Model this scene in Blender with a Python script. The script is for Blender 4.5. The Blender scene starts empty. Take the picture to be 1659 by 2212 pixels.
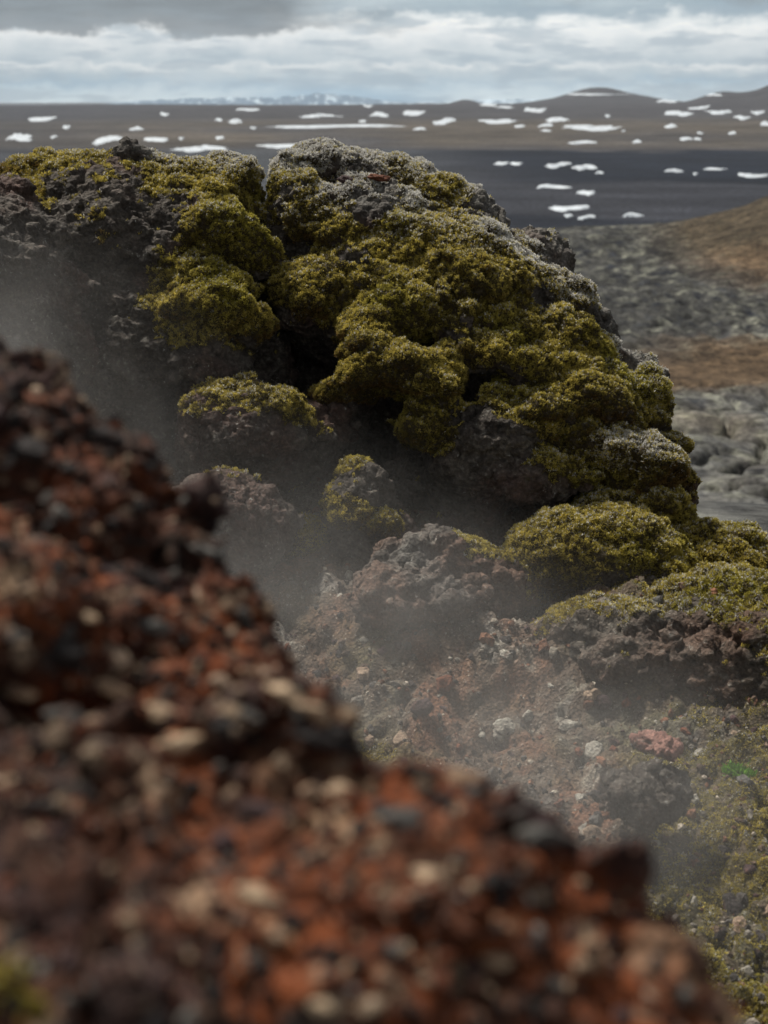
import bpy, math, random
import numpy as np
from mathutils import Vector

# ------------------------------------------------------------------ camera, world, sun, exposure
S = bpy.context.scene
COL = S.collection
CAMZ = 2.0
PITCH = math.radians(16.2)
FPX, W2, H2 = 3072.0, 829.5, 1106.0          # focal length and half size of the photograph shown 1659 x 2212
cam_d = bpy.data.cameras.new('camera')
cam = bpy.data.objects.new('camera', cam_d); COL.objects.link(cam)
cam.location = (0, 0, CAMZ)
cam.rotation_euler = (math.radians(90) - PITCH, 0, 0)
cam_d.sensor_fit = 'VERTICAL'; cam_d.sensor_height = 36; cam_d.sensor_width = 27
cam_d.lens = 50
cam_d.clip_start = 0.05; cam_d.clip_end = 200000
cam_d.dof.use_dof = True; cam_d.dof.focus_distance = 6.0; cam_d.dof.aperture_fstop = 3.3
S.camera = cam

SUN_EL, SUN_AZ = math.radians(58), math.radians(-46)     # azimuth from +Y, negative = left
w = bpy.data.worlds.new('World'); S.world = w; w.use_nodes = True
nt = w.node_tree; nt.nodes.clear()
def N(nt, t, **kw):
    n = nt.nodes.new(t)
    for k, v in kw.items(): setattr(n, k, v)
    return n
def math_node(nt, op, a, b=None, c=None, clamp=False):
    n = N(nt, 'ShaderNodeMath', operation=op); n.use_clamp = clamp
    for i, v in enumerate((a, b, c)):
        if v is None: continue
        if hasattr(v, 'links'): nt.links.new(v, n.inputs[i])
        else: n.inputs[i].default_value = v
    return n.outputs[0]
def ramp(nt, fac, pts, interp='LINEAR'):
    n = N(nt, 'ShaderNodeValToRGB'); cr = n.color_ramp; cr.interpolation = interp
    while len(cr.elements) > 1: cr.elements.remove(cr.elements[-1])
    for i, (p, c) in enumerate(pts):
        e = cr.elements[0] if i == 0 else cr.elements.new(p)
        e.position = p; e.color = (*c, 1) if len(c) == 3 else c
    nt.links.new(fac, n.inputs[0]); return n.outputs[0]
def mixc(nt, fac, a, b, mode='MIX'):
    n = N(nt, 'ShaderNodeMix', data_type='RGBA', blend_type=mode)
    for i, v in ((0, fac), (6, a), (7, b)):
        if hasattr(v, 'links'): nt.links.new(v, n.inputs[i])
        else: n.inputs[i].default_value = v if i == 0 else ((*v, 1) if len(v) == 3 else v)
    return n.outputs[2]
def noise(nt, vec, scale, detail=5, rough=.55, dist=0.0, dims='3D'):
    n = N(nt, 'ShaderNodeTexNoise', noise_dimensions=dims)
    if vec is not None: nt.links.new(vec, n.inputs['Vector'])
    n.inputs['Scale'].default_value = scale; n.inputs['Detail'].default_value = detail
    n.inputs['Roughness'].default_value = rough; n.inputs['Distortion'].default_value = dist
    return n.outputs['Fac']
def smooth(nt, x, a, b):
    n = N(nt, 'ShaderNodeMapRange', interpolation_type='SMOOTHSTEP')
    nt.links.new(x, n.inputs[0]); n.inputs[1].default_value = a; n.inputs[2].default_value = b
    return n.outputs[0]

def build_sky():
    out = N(nt, 'ShaderNodeOutputWorld'); bg = N(nt, 'ShaderNodeBackground')
    sky = N(nt, 'ShaderNodeTexSky', sky_type='NISHITA'); sky.sun_disc = False
    sky.sun_elevation = SUN_EL; sky.sun_rotation = SUN_AZ
    tc = N(nt, 'ShaderNodeTexCoord'); sep = N(nt, 'ShaderNodeSeparateXYZ')
    nt.links.new(tc.outputs['Generated'], sep.inputs[0])
    X, Y, Z = sep.outputs
    az = math_node(nt, 'ARCTAN2', X, Y)                        # 0 ahead, + to the right
    hor = math_node(nt, 'SQRT', math_node(nt, 'ADD', math_node(nt, 'MULTIPLY', X, X), math_node(nt, 'MULTIPLY', Y, Y)))
    el = math_node(nt, 'ARCTAN2', Z, hor)
    # cloud layers live in (azimuth, elevation); banks flatten towards the horizon
    cmb = N(nt, 'ShaderNodeCombineXYZ'); nt.links.new(az, cmb.inputs[0])
    nt.links.new(math_node(nt, 'MULTIPLY', el, 1.5), cmb.inputs[1]); V = cmb.outputs[0]
    cm2 = N(nt, 'ShaderNodeCombineXYZ'); nt.links.new(az, cm2.inputs[0])
    nt.links.new(math_node(nt, 'MULTIPLY', el, 5.5), cm2.inputs[1]); cm2.inputs[2].default_value = 3.7; VL = cm2.outputs[0]
    n1 = noise(nt, V, 24, 9, .58, .0); n2 = noise(nt, VL, 8, 6, .55, .3); n3 = noise(nt, VL, 22, 7, .55)
    deg = math.pi / 180
    # elevation wobbled by noise so that edges of banks billow
    elw = math_node(nt, 'ADD', el, math_node(nt, 'MULTIPLY', math_node(nt, 'SUBTRACT', n1, .5), 2.7 * deg))
    e01 = math_node(nt, 'DIVIDE', elw, 6 * deg)
    base = ramp(nt, e01, [(0.0, (.62, .76, .80)), (.05, (.56, .71, .78)), (.12, (.26, .42, .54)), (.19, (.36, .48, .55)), (.27, (.60, .68, .71)),
                          (.35, (.90, .93, .92)), (.42, (1.18, 1.16, 1.10)), (.48, (.85, .89, .88)), (.53, (.25, .36, .43)),
                          (.62, (.33, .44, .50)), (.75, (.50, .60, .63)), (1, (.46, .54, .58))])
    nb_ = noise(nt, V, 44, 8, .58); e2 = math_node(nt, 'DIVIDE', math_node(nt, 'ADD', el, math_node(nt, 'MULTIPLY', math_node(nt, 'SUBTRACT', nb_, .5), 1.3 * deg)), 2 * deg)
    low = ramp(nt, e2, [(0.0, (.66, .80, .84)), (.15, (.56, .71, .78)), (.30, (.27, .44, .56)), (.48, (.44, .55, .60)), (.64, (.92, .94, .92)), (.72, (.36, .48, .55)), (1, (.52, .62, .66))])
    base = mixc(nt, smooth(nt, el, 1.7 * deg, 1.15 * deg), base, low)
    # patchy shade and brightness
    base = mixc(nt, smooth(nt, n2, .38, .66), base, mixc(nt, .35, base, (.85, .90, .89)))
    base = mixc(nt, math_node(nt, 'MULTIPLY', smooth(nt, n3, .48, .62), .6), base, (.24, .35, .43))
    # blue gap low over the far mountains, a little right of the left third
    gap = math_node(nt, 'MULTIPLY', smooth(nt, math_node(nt, 'ABSOLUTE', math_node(nt, 'SUBTRACT', az, -1.5 * deg)), 5.5 * deg, 1.0 * deg),
                    smooth(nt, math_node(nt, 'ADD', el, math_node(nt, 'MULTIPLY', math_node(nt, 'SUBTRACT', n2, .5), 1.0 * deg)), .75 * deg, .1 * deg))
    base = mixc(nt, math_node(nt, 'MULTIPLY', gap, .75), base, (.20, .42, .60))
    # dark cloud bank up on the left
    lft = smooth(nt, math_node(nt, 'ADD', az, math_node(nt, 'MULTIPLY', math_node(nt, 'SUBTRACT', n2, .5), 16 * deg)), 2 * deg, -4 * deg)
    lim = math_node(nt, 'MULTIPLY', lft, smooth(nt, elw, 2.25 * deg, 2.6 * deg))
    topg = math_node(nt, 'MULTIPLY', smooth(nt, elw, 3.2 * deg, 3.9 * deg), .6)
    dk = math_node(nt, 'MULTIPLY', math_node(nt, 'MAXIMUM', lim, math_node(nt, 'MULTIPLY', topg, smooth(nt, n3, .40, .58))), .92)
    base = mixc(nt, dk, base, mixc(nt, smooth(nt, n3, .3, .75), (.050, .068, .078), (.155, .195, .215)))
    # the dome above: broken overcast with some of the real sky through it
    sk = N(nt, 'ShaderNodeVectorMath', operation='SCALE'); nt.links.new(sky.outputs[0], sk.inputs[0]); sk.inputs['Scale'].default_value = .10
    d3 = noise(nt, tc.outputs['Generated'], 3.2, 5, .6)
    over = mixc(nt, smooth(nt, d3, .28, .52), sk.outputs[0], (.38, .375, .37))
    col = mixc(nt, smooth(nt, el, 5 * deg, 14 * deg), base, over)
    beh = smooth(nt, Y, -.35, .45)                            # unseen sky behind the camera, dimmed to shape a backlit look
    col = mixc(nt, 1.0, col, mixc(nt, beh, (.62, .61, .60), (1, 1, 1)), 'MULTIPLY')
    # under the horizon: never seen, dark ground
    col = mixc(nt, smooth(nt, el, -.3 * deg, -3 * deg), col, (.05, .05, .05))
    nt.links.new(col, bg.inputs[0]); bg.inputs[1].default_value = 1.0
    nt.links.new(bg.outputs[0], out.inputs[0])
build_sky()

sl = bpy.data.lights.new('sun', 'SUN'); so = bpy.data.objects.new('sun', sl); COL.objects.link(so)
sl.energy = 4.7; sl.angle = math.radians(7); sl.color = (1, .95, .86)
sd = Vector((math.sin(SUN_AZ) * math.cos(SUN_EL), math.cos(SUN_AZ) * math.cos(SUN_EL), math.sin(SUN_EL)))
so.rotation_euler = sd.to_track_quat('Z', 'Y').to_euler(); so.location = sd * 30
S.view_settings.view_transform = 'Standard'; S.view_settings.look = 'None'
S.view_settings.exposure = 0.15; S.view_settings.gamma = 1
S.render.engine = 'CYCLES'
S.cycles.use_denoising = True
S.cycles.max_bounces = 5; S.cycles.diffuse_bounces = 3; S.cycles.volume_bounces = 1; S.cycles.transparent_max_bounces = 8
S.cycles.volume_max_steps = 128

# ------------------------------------------------------------------ numeric helpers
rng = np.random.default_rng(7)
R_, F_, U_ = np.array([1., 0, 0]), np.array([0, math.cos(PITCH), -math.sin(PITCH)]), np.array([0, math.sin(PITCH), math.cos(PITCH)])
CAM = np.array([0, 0, CAMZ])
def at(x, y, d):
    return CAM + d * (F_ + (x - W2) / FPX * R_ - (y - H2) / FPX * U_)

def _hash(ix, iy, iz, s):
    h = (ix.astype(np.uint32) * np.uint32(374761393) + iy.astype(np.uint32) * np.uint32(668265263)
         + iz.astype(np.uint32) * np.uint32(2147483647 & 1274126177) + np.uint32((s * 2654435761) & 0xffffffff))
    h = (h ^ (h >> np.uint32(13))) * np.uint32(1274126177)
    return h ^ (h >> np.uint32(16))
def perlin(p, seed=0):
    p = np.asarray(p, np.float32); i = np.floor(p).astype(np.int64); f = p - i
    u = f * f * f * (f * (f * 6 - 15) + 10)
    r = []
    for dx in (0, 1):
        for dy in (0, 1):
            for dz in (0, 1):
                h = _hash((i[:, 0] + dx) & 0xffffffff, (i[:, 1] + dy) & 0xffffffff, (i[:, 2] + dz) & 0xffffffff, seed)
                gx = ((h & 1023).astype(np.float32) / 511.5 - 1); gy = (((h >> np.uint32(10)) & 1023).astype(np.float32) / 511.5 - 1)
                gz = (((h >> np.uint32(20)) & 1023).astype(np.float32) / 511.5 - 1)
                r.append(gx * (f[:, 0] - dx) + gy * (f[:, 1] - dy) + gz * (f[:, 2] - dz))
    l = lambda a, b, t: a + (b - a) * t
    return l(l(l(r[0], r[1], u[:, 2]), l(r[2], r[3], u[:, 2]), u[:, 1]), l(l(r[4], r[5], u[:, 2]), l(r[6], r[7], u[:, 2]), u[:, 1]), u[:, 0])
def fbm(p, oct=4, seed=0, gain=.5, mode='n'):
    s = 0; a = 1.0; t = 0; p = np.asarray(p, np.float32)
    for o in range(oct):
        n = perlin(p * 2.03 ** o + o * 17.3, seed + o)
        if mode == 'r': n = 1 - 2 * np.abs(n) * 1.4          # ridged
        elif mode == 'b': n = 2 * np.abs(n) * 1.4 - .5       # billowed
        s = s + a * n; t += a; a *= gain
    return s / t
def worley(p, seed=0):
    p = np.asarray(p, np.float32); i = np.floor(p).astype(np.int64); f = p - i
    d1 = np.full(len(p), 9., np.float32); d2 = d1.copy(); cid = np.zeros(len(p), np.uint32)
    for dx in (-1, 0, 1):
        for dy in (-1, 0, 1):
            for dz in (-1, 0, 1):
                h = _hash((i[:, 0] + dx) & 0xffffffff, (i[:, 1] + dy) & 0xffffffff, (i[:, 2] + dz) & 0xffffffff, seed)
                q = (dx + (h & 1023) / 1023. - f[:, 0]) ** 2 + (dy + ((h >> np.uint32(10)) & 1023) / 1023. - f[:, 1]) ** 2 + (dz + ((h >> np.uint32(20)) & 1023) / 1023. - f[:, 2]) ** 2
                q = q.astype(np.float32); m = q < d1
                d2 = np.where(m, d1, np.minimum(d2, q)); d1 = np.where(m, q, d1); cid = np.where(m, h, cid)
    return np.sqrt(d1), np.sqrt(d2), (cid >> np.uint32(7)) % 1000 / 1000.
def facets(p, seed=0, crack=.5):
    p = np.asarray(p, np.float32); i = np.floor(p).astype(np.int64); f = p - i
    d1 = np.full(len(p), 9., np.float32); d2 = d1.copy(); rel = np.zeros_like(p); cid = np.zeros(len(p), np.uint32)
    for dx in (-1, 0, 1):
        for dy in (-1, 0, 1):
            for dz in (-1, 0, 1):
                h = _hash((i[:, 0] + dx) & 0xffffffff, (i[:, 1] + dy) & 0xffffffff, (i[:, 2] + dz) & 0xffffffff, seed)
                r = np.stack([f[:, 0] - dx - (h & 1023) / 1023., f[:, 1] - dy - ((h >> np.uint32(10)) & 1023) / 1023., f[:, 2] - dz - ((h >> np.uint32(20)) & 1023) / 1023.], 1).astype(np.float32)
                q = (r * r).sum(1); m = q < d1; d2 = np.where(m, d1, np.minimum(d2, q)); d1 = np.where(m, q, d1); cid = np.where(m, h, cid); rel[m] = r[m]
    c2 = (cid ^ np.uint32(0x9e3779b9)) * np.uint32(2246822519)
    g = np.stack([(c2 & 255) / 127.5 - 1, ((c2 >> np.uint32(8)) & 255) / 127.5 - 1, ((c2 >> np.uint32(16)) & 255) / 127.5 - 1], 1)
    off = ((c2 >> np.uint32(24)) & 255) / 255. - .5
    return (rel * g).sum(1) + off * .7 - crack * (1 - sstep(0, .12, np.sqrt(d2) - np.sqrt(d1))), (cid >> np.uint32(7)) % 1000 / 1000.
def sstep(a, b, x):
    t = np.clip((x - a) / (b - a), 0, 1); return t * t * (3 - 2 * t)
def mixn(a, b, t): return a + (b - a) * t[:, None]

def surface_nets(F, org, vox):
    nx, ny, nz = F.shape; ins = F < 0
    c = np.zeros((nx-1, ny-1, nz-1), np.int8)
    for dx in (0, 1):
        for dy in (0, 1):
            for dz in (0, 1): c += ins[dx:nx-1+dx, dy:ny-1+dy, dz:nz-1+dz]
    act = (c > 0) & (c < 8); ii = np.argwhere(act); idx = np.full(act.shape, -1, np.int64); idx[act] = np.arange(len(ii))
    acc = np.zeros((len(ii), 3)); cnt = np.zeros(len(ii))
    cor = [(dx, dy, dz) for dx in (0, 1) for dy in (0, 1) for dz in (0, 1)]
    val = {k: F[ii[:, 0]+k[0], ii[:, 1]+k[1], ii[:, 2]+k[2]] for k in cor}
    for a in cor:
        for ax in range(3):
            if a[ax]: continue
            b = list(a); b[ax] = 1; b = tuple(b); va, vb = val[a], val[b]; m = (va < 0) != (vb < 0)
            t = np.where(m, va / np.where(m, va - vb, 1), 0)
            for k in range(3): acc[:, k] += np.where(m, a[k] + (t if k == ax else 0), 0)
            cnt += m
    v = org + (ii + acc / cnt[:, None]) * vox
    quads = []
    for ax in range(3):
        o1, o2 = [(1, 2), (2, 0), (0, 1)][ax]
        sl0 = [slice(1, -1)] * 3; sl0[ax] = slice(0, -1); sl1 = list(sl0); sl1[ax] = slice(1, None)
        A, B = ins[tuple(sl0)], ins[tuple(sl1)]; e = np.argwhere(A != B)
        if not len(e): continue
        off = np.ones(3, int); off[ax] = 0; e = e + off
        fl = ins[e[:, 0], e[:, 1], e[:, 2]]
        def cell(a, b):
            q = e.copy(); q[:, o1] -= a; q[:, o2] -= b; return idx[q[:, 0], q[:, 1], q[:, 2]]
        q = np.stack([cell(1, 1), cell(0, 1), cell(0, 0), cell(1, 0)], 1)
        q[~fl] = q[~fl][:, ::-1]; quads.append(q)
    return v.astype(np.float32), np.concatenate(quads)

def mesh_from(name, v, f, smooth_=True):
    me = bpy.data.meshes.new(name); n = f.shape[1]
    me.vertices.add(len(v)); me.vertices.foreach_set('co', np.ascontiguousarray(v, np.float32).ravel())
    me.loops.add(f.size); me.loops.foreach_set('vertex_index', np.ascontiguousarray(f, np.int32).ravel())
    me.polygons.add(len(f)); me.polygons.foreach_set('loop_start', np.arange(0, f.size, n, dtype=np.int32))
    me.polygons.foreach_set('use_smooth', np.full(len(f), smooth_))
    me.update(calc_edges=True); return me
def normals(me):
    a = np.empty(len(me.vertices) * 3, np.float32); me.vertex_normals.foreach_get('vector', a); return a.reshape(-1, 3)
def set_attr(me, name, vals):
    a = me.attributes.new(name, 'FLOAT_COLOR', 'POINT'); c = np.ones((len(vals), 4), np.float32); c[:, :3] = vals
    a.data.foreach_set('color', c.ravel())
def set_float(me, name, vals):
    a = me.attributes.new(name, 'FLOAT', 'POINT'); a.data.foreach_set('value', np.ascontiguousarray(vals, np.float32))
def link(name, me, mat, loc=(0, 0, 0), parent=None):
    o = bpy.data.objects.new(name, me); COL.objects.link(o); me.materials.append(mat); o.location = loc
    if parent: o.parent = parent
    return o
def tag(o, label=None, cat=None, group=None, kind=None):
    for k, v in (('label', label), ('category', cat), ('group', group), ('kind', kind)):
        if v: o[k] = v
    return o

# ------------------------------------------------------------------ materials
def newmat(name):
    m = bpy.data.materials.new(name); m.use_nodes = True; t = m.node_tree; t.nodes.clear()
    o = N(t, 'ShaderNodeOutputMaterial'); b = N(t, 'ShaderNodeBsdfPrincipled'); t.links.new(b.outputs[0], o.inputs[0])
    return m, t, b, o
def attr(t, name):
    a = N(t, 'ShaderNodeAttribute'); a.attribute_name = name; return a
def bump(t, b, h, strength, dist):
    n = N(t, 'ShaderNodeBump'); t.links.new(h, n.inputs['Height']); n.inputs['Strength'].default_value = strength
    n.inputs['Distance'].default_value = dist; t.links.new(n.outputs[0], b.inputs['Normal'])
def rock_mat(name, scale=1.0, fleck=.62, fleck_col=(.30, .31, .29), rough=.85, bstr=1.0, var=1.0):
    m, t, b, o = newmat(name)
    g = N(t, 'ShaderNodeNewGeometry').outputs['Position']
    c = attr(t, 'Col').outputs['Color']
    n1 = noise(t, g, 22 * scale, 8, .65); n2 = noise(t, g, 70 * scale, 6, .6); n3 = noise(t, g, 9 * scale, 5, .6)
    k = ramp(t, n2, [(.25, (.35,) * 3), (.5, (.9,) * 3), (.75, (1.9,) * 3)])
    c = mixc(t, var, c, k, 'MULTIPLY')
    c = mixc(t, 1.0, c, ramp(t, n1, [(.3, (.7, .62, .6)), (.55, (1.1, 1.05, 1)), (.75, (1.5, 1.5, 1.5))]), 'MULTIPLY')
    fl = math_node(t, 'MULTIPLY', smooth(t, n2, fleck, fleck + .05), smooth(t, n3, .48, .6))
    c = mixc(t, fl, c, fleck_col)
    t.links.new(c, b.inputs['Base Color']); b.inputs['Roughness'].default_value = rough
    b.inputs['Specular IOR Level'].default_value = .35
    mx = math_node(t, 'ADD', math_node(t, 'MULTIPLY', n1, 1.0), math_node(t, 'MULTIPLY', n2, .45))
    vo = N(t, 'ShaderNodeTexVoronoi', feature='F1'); vo.inputs['Scale'].default_value = 55 * scale; t.links.new(g, vo.inputs['Vector'])
    mx = math_node(t, 'ADD', mx, math_node(t, 'MULTIPLY', vo.outputs['Distance'], .5))
    bump(t, b, mx, bstr, .02 / scale)
    return m
M_rock = rock_mat('lava_rock')
M_bank = rock_mat('rubble_earth', scale=1.3, fleck=.60, fleck_col=(.42, .34, .26), var=.9)
M_ground = rock_mat('hollow_earth', scale=1.4, fleck=.60, fleck_col=(.34, .33, .29))
M_stone = rock_mat('loose_stone', scale=1.5, fleck=.66, bstr=.8, var=.7)

def moss_mat():
    m, t, b, o = newmat('moss_shoots')
    c = attr(t, 'Col').outputs['Color']
    t.links.new(c, b.inputs['Base Color']); b.inputs['Roughness'].default_value = .75; b.inputs['Specular IOR Level'].default_value = .2
    tr = N(t, 'ShaderNodeBsdfTranslucent'); t.links.new(c, tr.inputs[0])
    mx = N(t, 'ShaderNodeMixShader'); mx.inputs[0].default_value = .3
    t.links.new(b.outputs[0], mx.inputs[1]); t.links.new(tr.outputs[0], mx.inputs[2]); t.links.new(mx.outputs[0], o.inputs[0])
    return m
M_moss = moss_mat()

def terrain_mat():
    m, t, b, o = newmat('lava_plain')
    g = N(t, 'ShaderNodeNewGeometry').outputs['Position']
    c = attr(t, 'Col').outputs['Color']
    n1 = noise(t, g, .55, 9, .7); n2 = noise(t, g, .045, 8, .62); n3 = noise(t, g, 2.2, 5, .6)
    c = mixc(t, 1.0, c, ramp(t, n1, [(.32, (.28, .27, .27)), (.5, (.95,) * 3), (.68, (1.9, 1.9, 1.8))]), 'MULTIPLY')
    c = mixc(t, 1.0, c, ramp(t, n2, [(.3, (.78, .77, .78)), (.7, (1.25, 1.22, 1.18))]), 'MULTIPLY')
    c = mixc(t, 1.0, c, ramp(t, n3, [(.3, (.7, .7, .7)), (.7, (1.3, 1.3, 1.3))]), 'MULTIPLY')
    t.links.new(c, b.inputs['Base Color']); b.inputs['Roughness'].default_value = .95; b.inputs['Specular IOR Level'].default_value = .1
    bump(t, b, n1, .8, 1.0)
    return m
M_terrain = terrain_mat()
def snow_mat():
    m, t, b, o = newmat('old_snow')
    g = N(t, 'ShaderNodeNewGeometry').outputs['Position']
    n1 = noise(t, g, .12, 6, .65)
    t.links.new(ramp(t, n1, [(.35, (.26, .29, .33)), (.5, (.48, .53, .58)), (.68, (.68, .73, .78))]), b.inputs['Base Color'])
    b.inputs['Roughness'].default_value = .8; bump(t, b, n1, .4, .3)
    return m
M_snow = snow_mat()

# ------------------------------------------------------------------ far terrain
TAN = lambda y: math.tan(PITCH + math.atan((y - H2) / FPX))      # slope of the ray under the horizon at photo row y
def az_of(x, y=230):                                              # azimuth (rad) of photo column x near row y
    p = at(x, y, 1.0) - CAM; return math.atan2(p[0], p[1])
def H_smooth(x, y):
    r = np.hypot(x, y); a = np.arctan2(x, y); ad = np.degrees(a)
    z = np.full(r.shape, -.75) - 28.5 * sstep(7.5, 62, r) * 1.0
    rise = sstep(820, 3300, r)
    z = z + 17.5 * np.clip((r - 850) / 2300, 0, 1) ** .8 + (1.2 * np.sin(ad * .55 + .5) + 2.4 * sstep(-4, 14, ad)) * rise
    z = z - 25 * sstep(3300, 7000, r)
    # low dome hill far ahead right, and the bigger hill at the right edge
    def gau(a0, r0, sa, sr, h): return h * np.exp(-((ad - a0) / sa) ** 2 - ((r - r0) / sr) ** 2)
    z = z + gau(8.0, 4600, 1.35, 700, 40) + gau(9.6, 4700, 1.9, 700, 24) + gau(6.2, 4650, 1.2, 700, 10) + gau(3.15, 3700, .5, 260, 11)
    z = z + gau(15.9, 3600, 2.0, 800, 66) + gau(12.7, 3500, .9, 600, 20)
    # brown hill on the right in the middle distance
    z = z + 17.5 * np.exp(-((ad - 19) / 6.6) ** 2 - ((r - 305) / 52.) ** 2)
    z = z + 3.2 * np.exp(-((ad - 7.5) / 3.2) ** 2 - ((r - 300) / 30.) ** 2)
    return z
def hit(x, y):
    p = at(x, y, 1.0) - CAM; p = p / np.hypot(p[0], p[1])
    r = np.geomspace(60, 12000, 6000); z = CAMZ + p[2] * r; h = H_smooth(p[0] * r, p[1] * r)
    k = np.argmax(h >= z)
    return (p[0] * r[k], p[1] * r[k], h[k], r[k]) if h[k] >= z[k] else None
def rough(x, y):
    r = np.hypot(x, y); P = np.stack([x, y, 0 * x], 1)
    lava = sstep(60, 90, r) * (1 - sstep(330, 380, r)); nearl = 1 - sstep(148, 158, r); strip = np.exp(-((r - 171) / 11.) ** 2)
    a = np.degrees(np.arctan2(x, y))
    hill = np.clip(np.exp(-((a - 19) / 6.6) ** 2 - ((r - 305) / 52.) ** 2) * 2.2, 0, 1)
    crag = fbm(P * (1/5.5, 1/8., 1), 5, 31, .6, 'r') * 2.0
    wd, wd2, _ = worley(P * (1/9., 1/9., 1) + fbm(P / 6, 3, 40)[:, None] * .6, 33)
    lobes = (1 - wd) * 2.0 + fbm(P / 3, 4, 35) * .5 - 1.8 * (1 - sstep(.0, .10, wd2 - wd))
    z = lava * ((1 - nearl) * (1 - strip) * (crag * (1 - .75 * hill) + fbm(P / 1.4, 2, 38) * .35) + nearl * lobes * .85)
    z += sstep(380, 700, r) * fbm(P / 60, 4, 37) * (1.0 + r / 1400.) * (1 - .0 * r)
    z += hill * fbm(P / 9, 4, 39) * 1.2
    return z
def H_full(x, y): return H_smooth(x, y) + rough(x, y)
def terrain():
    azs = np.radians(np.concatenate([np.arange(-180, -24, 4.), np.arange(-22, 22, .14), np.arange(24, 180, 4.)]))
    rs = np.concatenate([np.linspace(.3, 55, 60), np.geomspace(56, 420, 620), np.geomspace(423, 7000, 300), np.geomspace(7200, 15500, 20)])
    A, Rr = np.meshgrid(azs, rs); x = (np.sin(A) * Rr).ravel(); y = (np.cos(A) * Rr).ravel()
    z = H_full(x, y); n, m = len(rs), len(azs)
    i, j = np.meshgrid(np.arange(n - 1), np.arange(m), indexing='ij'); j2 = (j + 1) % m
    f = np.stack([i * m + j, i * m + j2, (i + 1) * m + j2, (i + 1) * m + j], -1).reshape(-1, 4)[:, ::-1]
    me = mesh_from('ground', np.stack([x, y, z], 1), f)
    r = np.hypot(x, y); ad = np.degrees(np.arctan2(x, y)); P = np.stack([x, y, 0 * x], 1)
    wb = fbm(P / 70, 4, 51) * 1.2; rw = r * (1 + .22 * wb)
    grey, pale, dark = np.array([.050, .051, .050]), np.array([.135, .14, .12]), np.array([.012, .015, .023])
    brown, mid, rise = np.array([.088, .062, .040]), np.array([.030, .033, .043]), np.array([.056, .056, .062])
    n5 = fbm(P / (2.6, 3.8, 1), 5, 52, .66); n2 = fbm(P / 25, 4, 53)
    c = np.tile(grey, (len(x), 1)) * (1 + 1.4 * (1 - sstep(140, 165, r)))[:, None]
    c = mixn(c, pale * 1.15, sstep(.0, .22, n5 + .3 * n2))                              # lichen on the near lava
    c = mixn(c, dark * 1.3, sstep(-.02, -.25, n5) * .85)
    c = mixn(c, np.array([.15, .12, .085]), (sstep(.05, .4, n2) * .5) * (r < 155))
    st = np.exp(-((rw - 174) / 10.) ** 4) * sstep(3, 7, ad + 3 * n2); c = mixn(c, brown, st)
    hill = np.clip(np.exp(-((ad - 19) / 6.6) ** 2 - ((r - 300) / 60.) ** 2) * 5.5 - .7, 0, 1) * sstep(6.2, 8.5, ad)
    hc = mixn(np.tile(np.array([.065, .052, .036]), (len(x), 1)), brown * 1.05, sstep(270, 250, r + 20 * n2))
    hc = mixn(hc, np.array([.085, .078, .055]), sstep(.05, .4, n5)); c = mixn(c, hc, hill)
    far = sstep(325, 340, rw); c = mixn(c, dark, far)                            # black band behind the lava
    c = mixn(c, mid, sstep(395, 415, rw)); c = mixn(c, np.array([.012, .016, .026]), sstep(540, 620, rw + 900 * sstep(4, -6, ad) * 0) * sstep(1, 7, ad + 2 * n2 + (r - 700) / 90))
    c = mixn(c, mid * np.array([.85, .9, 1.0]), sstep(520, 600, rw) * sstep(5, -1, ad) * .6)
    c = mixn(c, np.array([.055, .061, .070]), sstep(5, -3, ad) * sstep(280, 400, r) * .8)
    nb = fbm(P / (160, 420, 1), 4, 55); sb = fbm(P / (60, 30, 1), 4, 58); sc2 = fbm(P / (300, 110, 1), 5, 59, .6)
    c = mixn(c, rise, sstep(880, 930, rw))
    c = mixn(c, np.array([.080, .071, .062]), sstep(900, 1000, r) * (1 - sstep(1500, 1900, r)) * sstep(-.25, .25, nb + .12))
    c = mixn(c, np.array([.045, .044, .050]), sstep(1500, 2600, r + 700 * nb))
    c = mixn(c, mid * 1.1, sstep(-6, -14, ad) * (r > 400) * .5)
    c = c * (1 + (r > 330) * (.9 * sb + .9 * sc2) + (r < 330) * 1.5 * fbm(P / (7, 13, 1), 4, 57, .6) + (r < 160) * .9 * fbm(P / (16, 9, 1), 3, 56))[:, None]
    set_attr(me, 'Col', np.clip(c, .004, 1))
    tag(link('ground', me, M_terrain), 'dark lava plain with grey lichen and brown bands reaching to the horizon', 'ground', kind='structure')
terrain()

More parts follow.
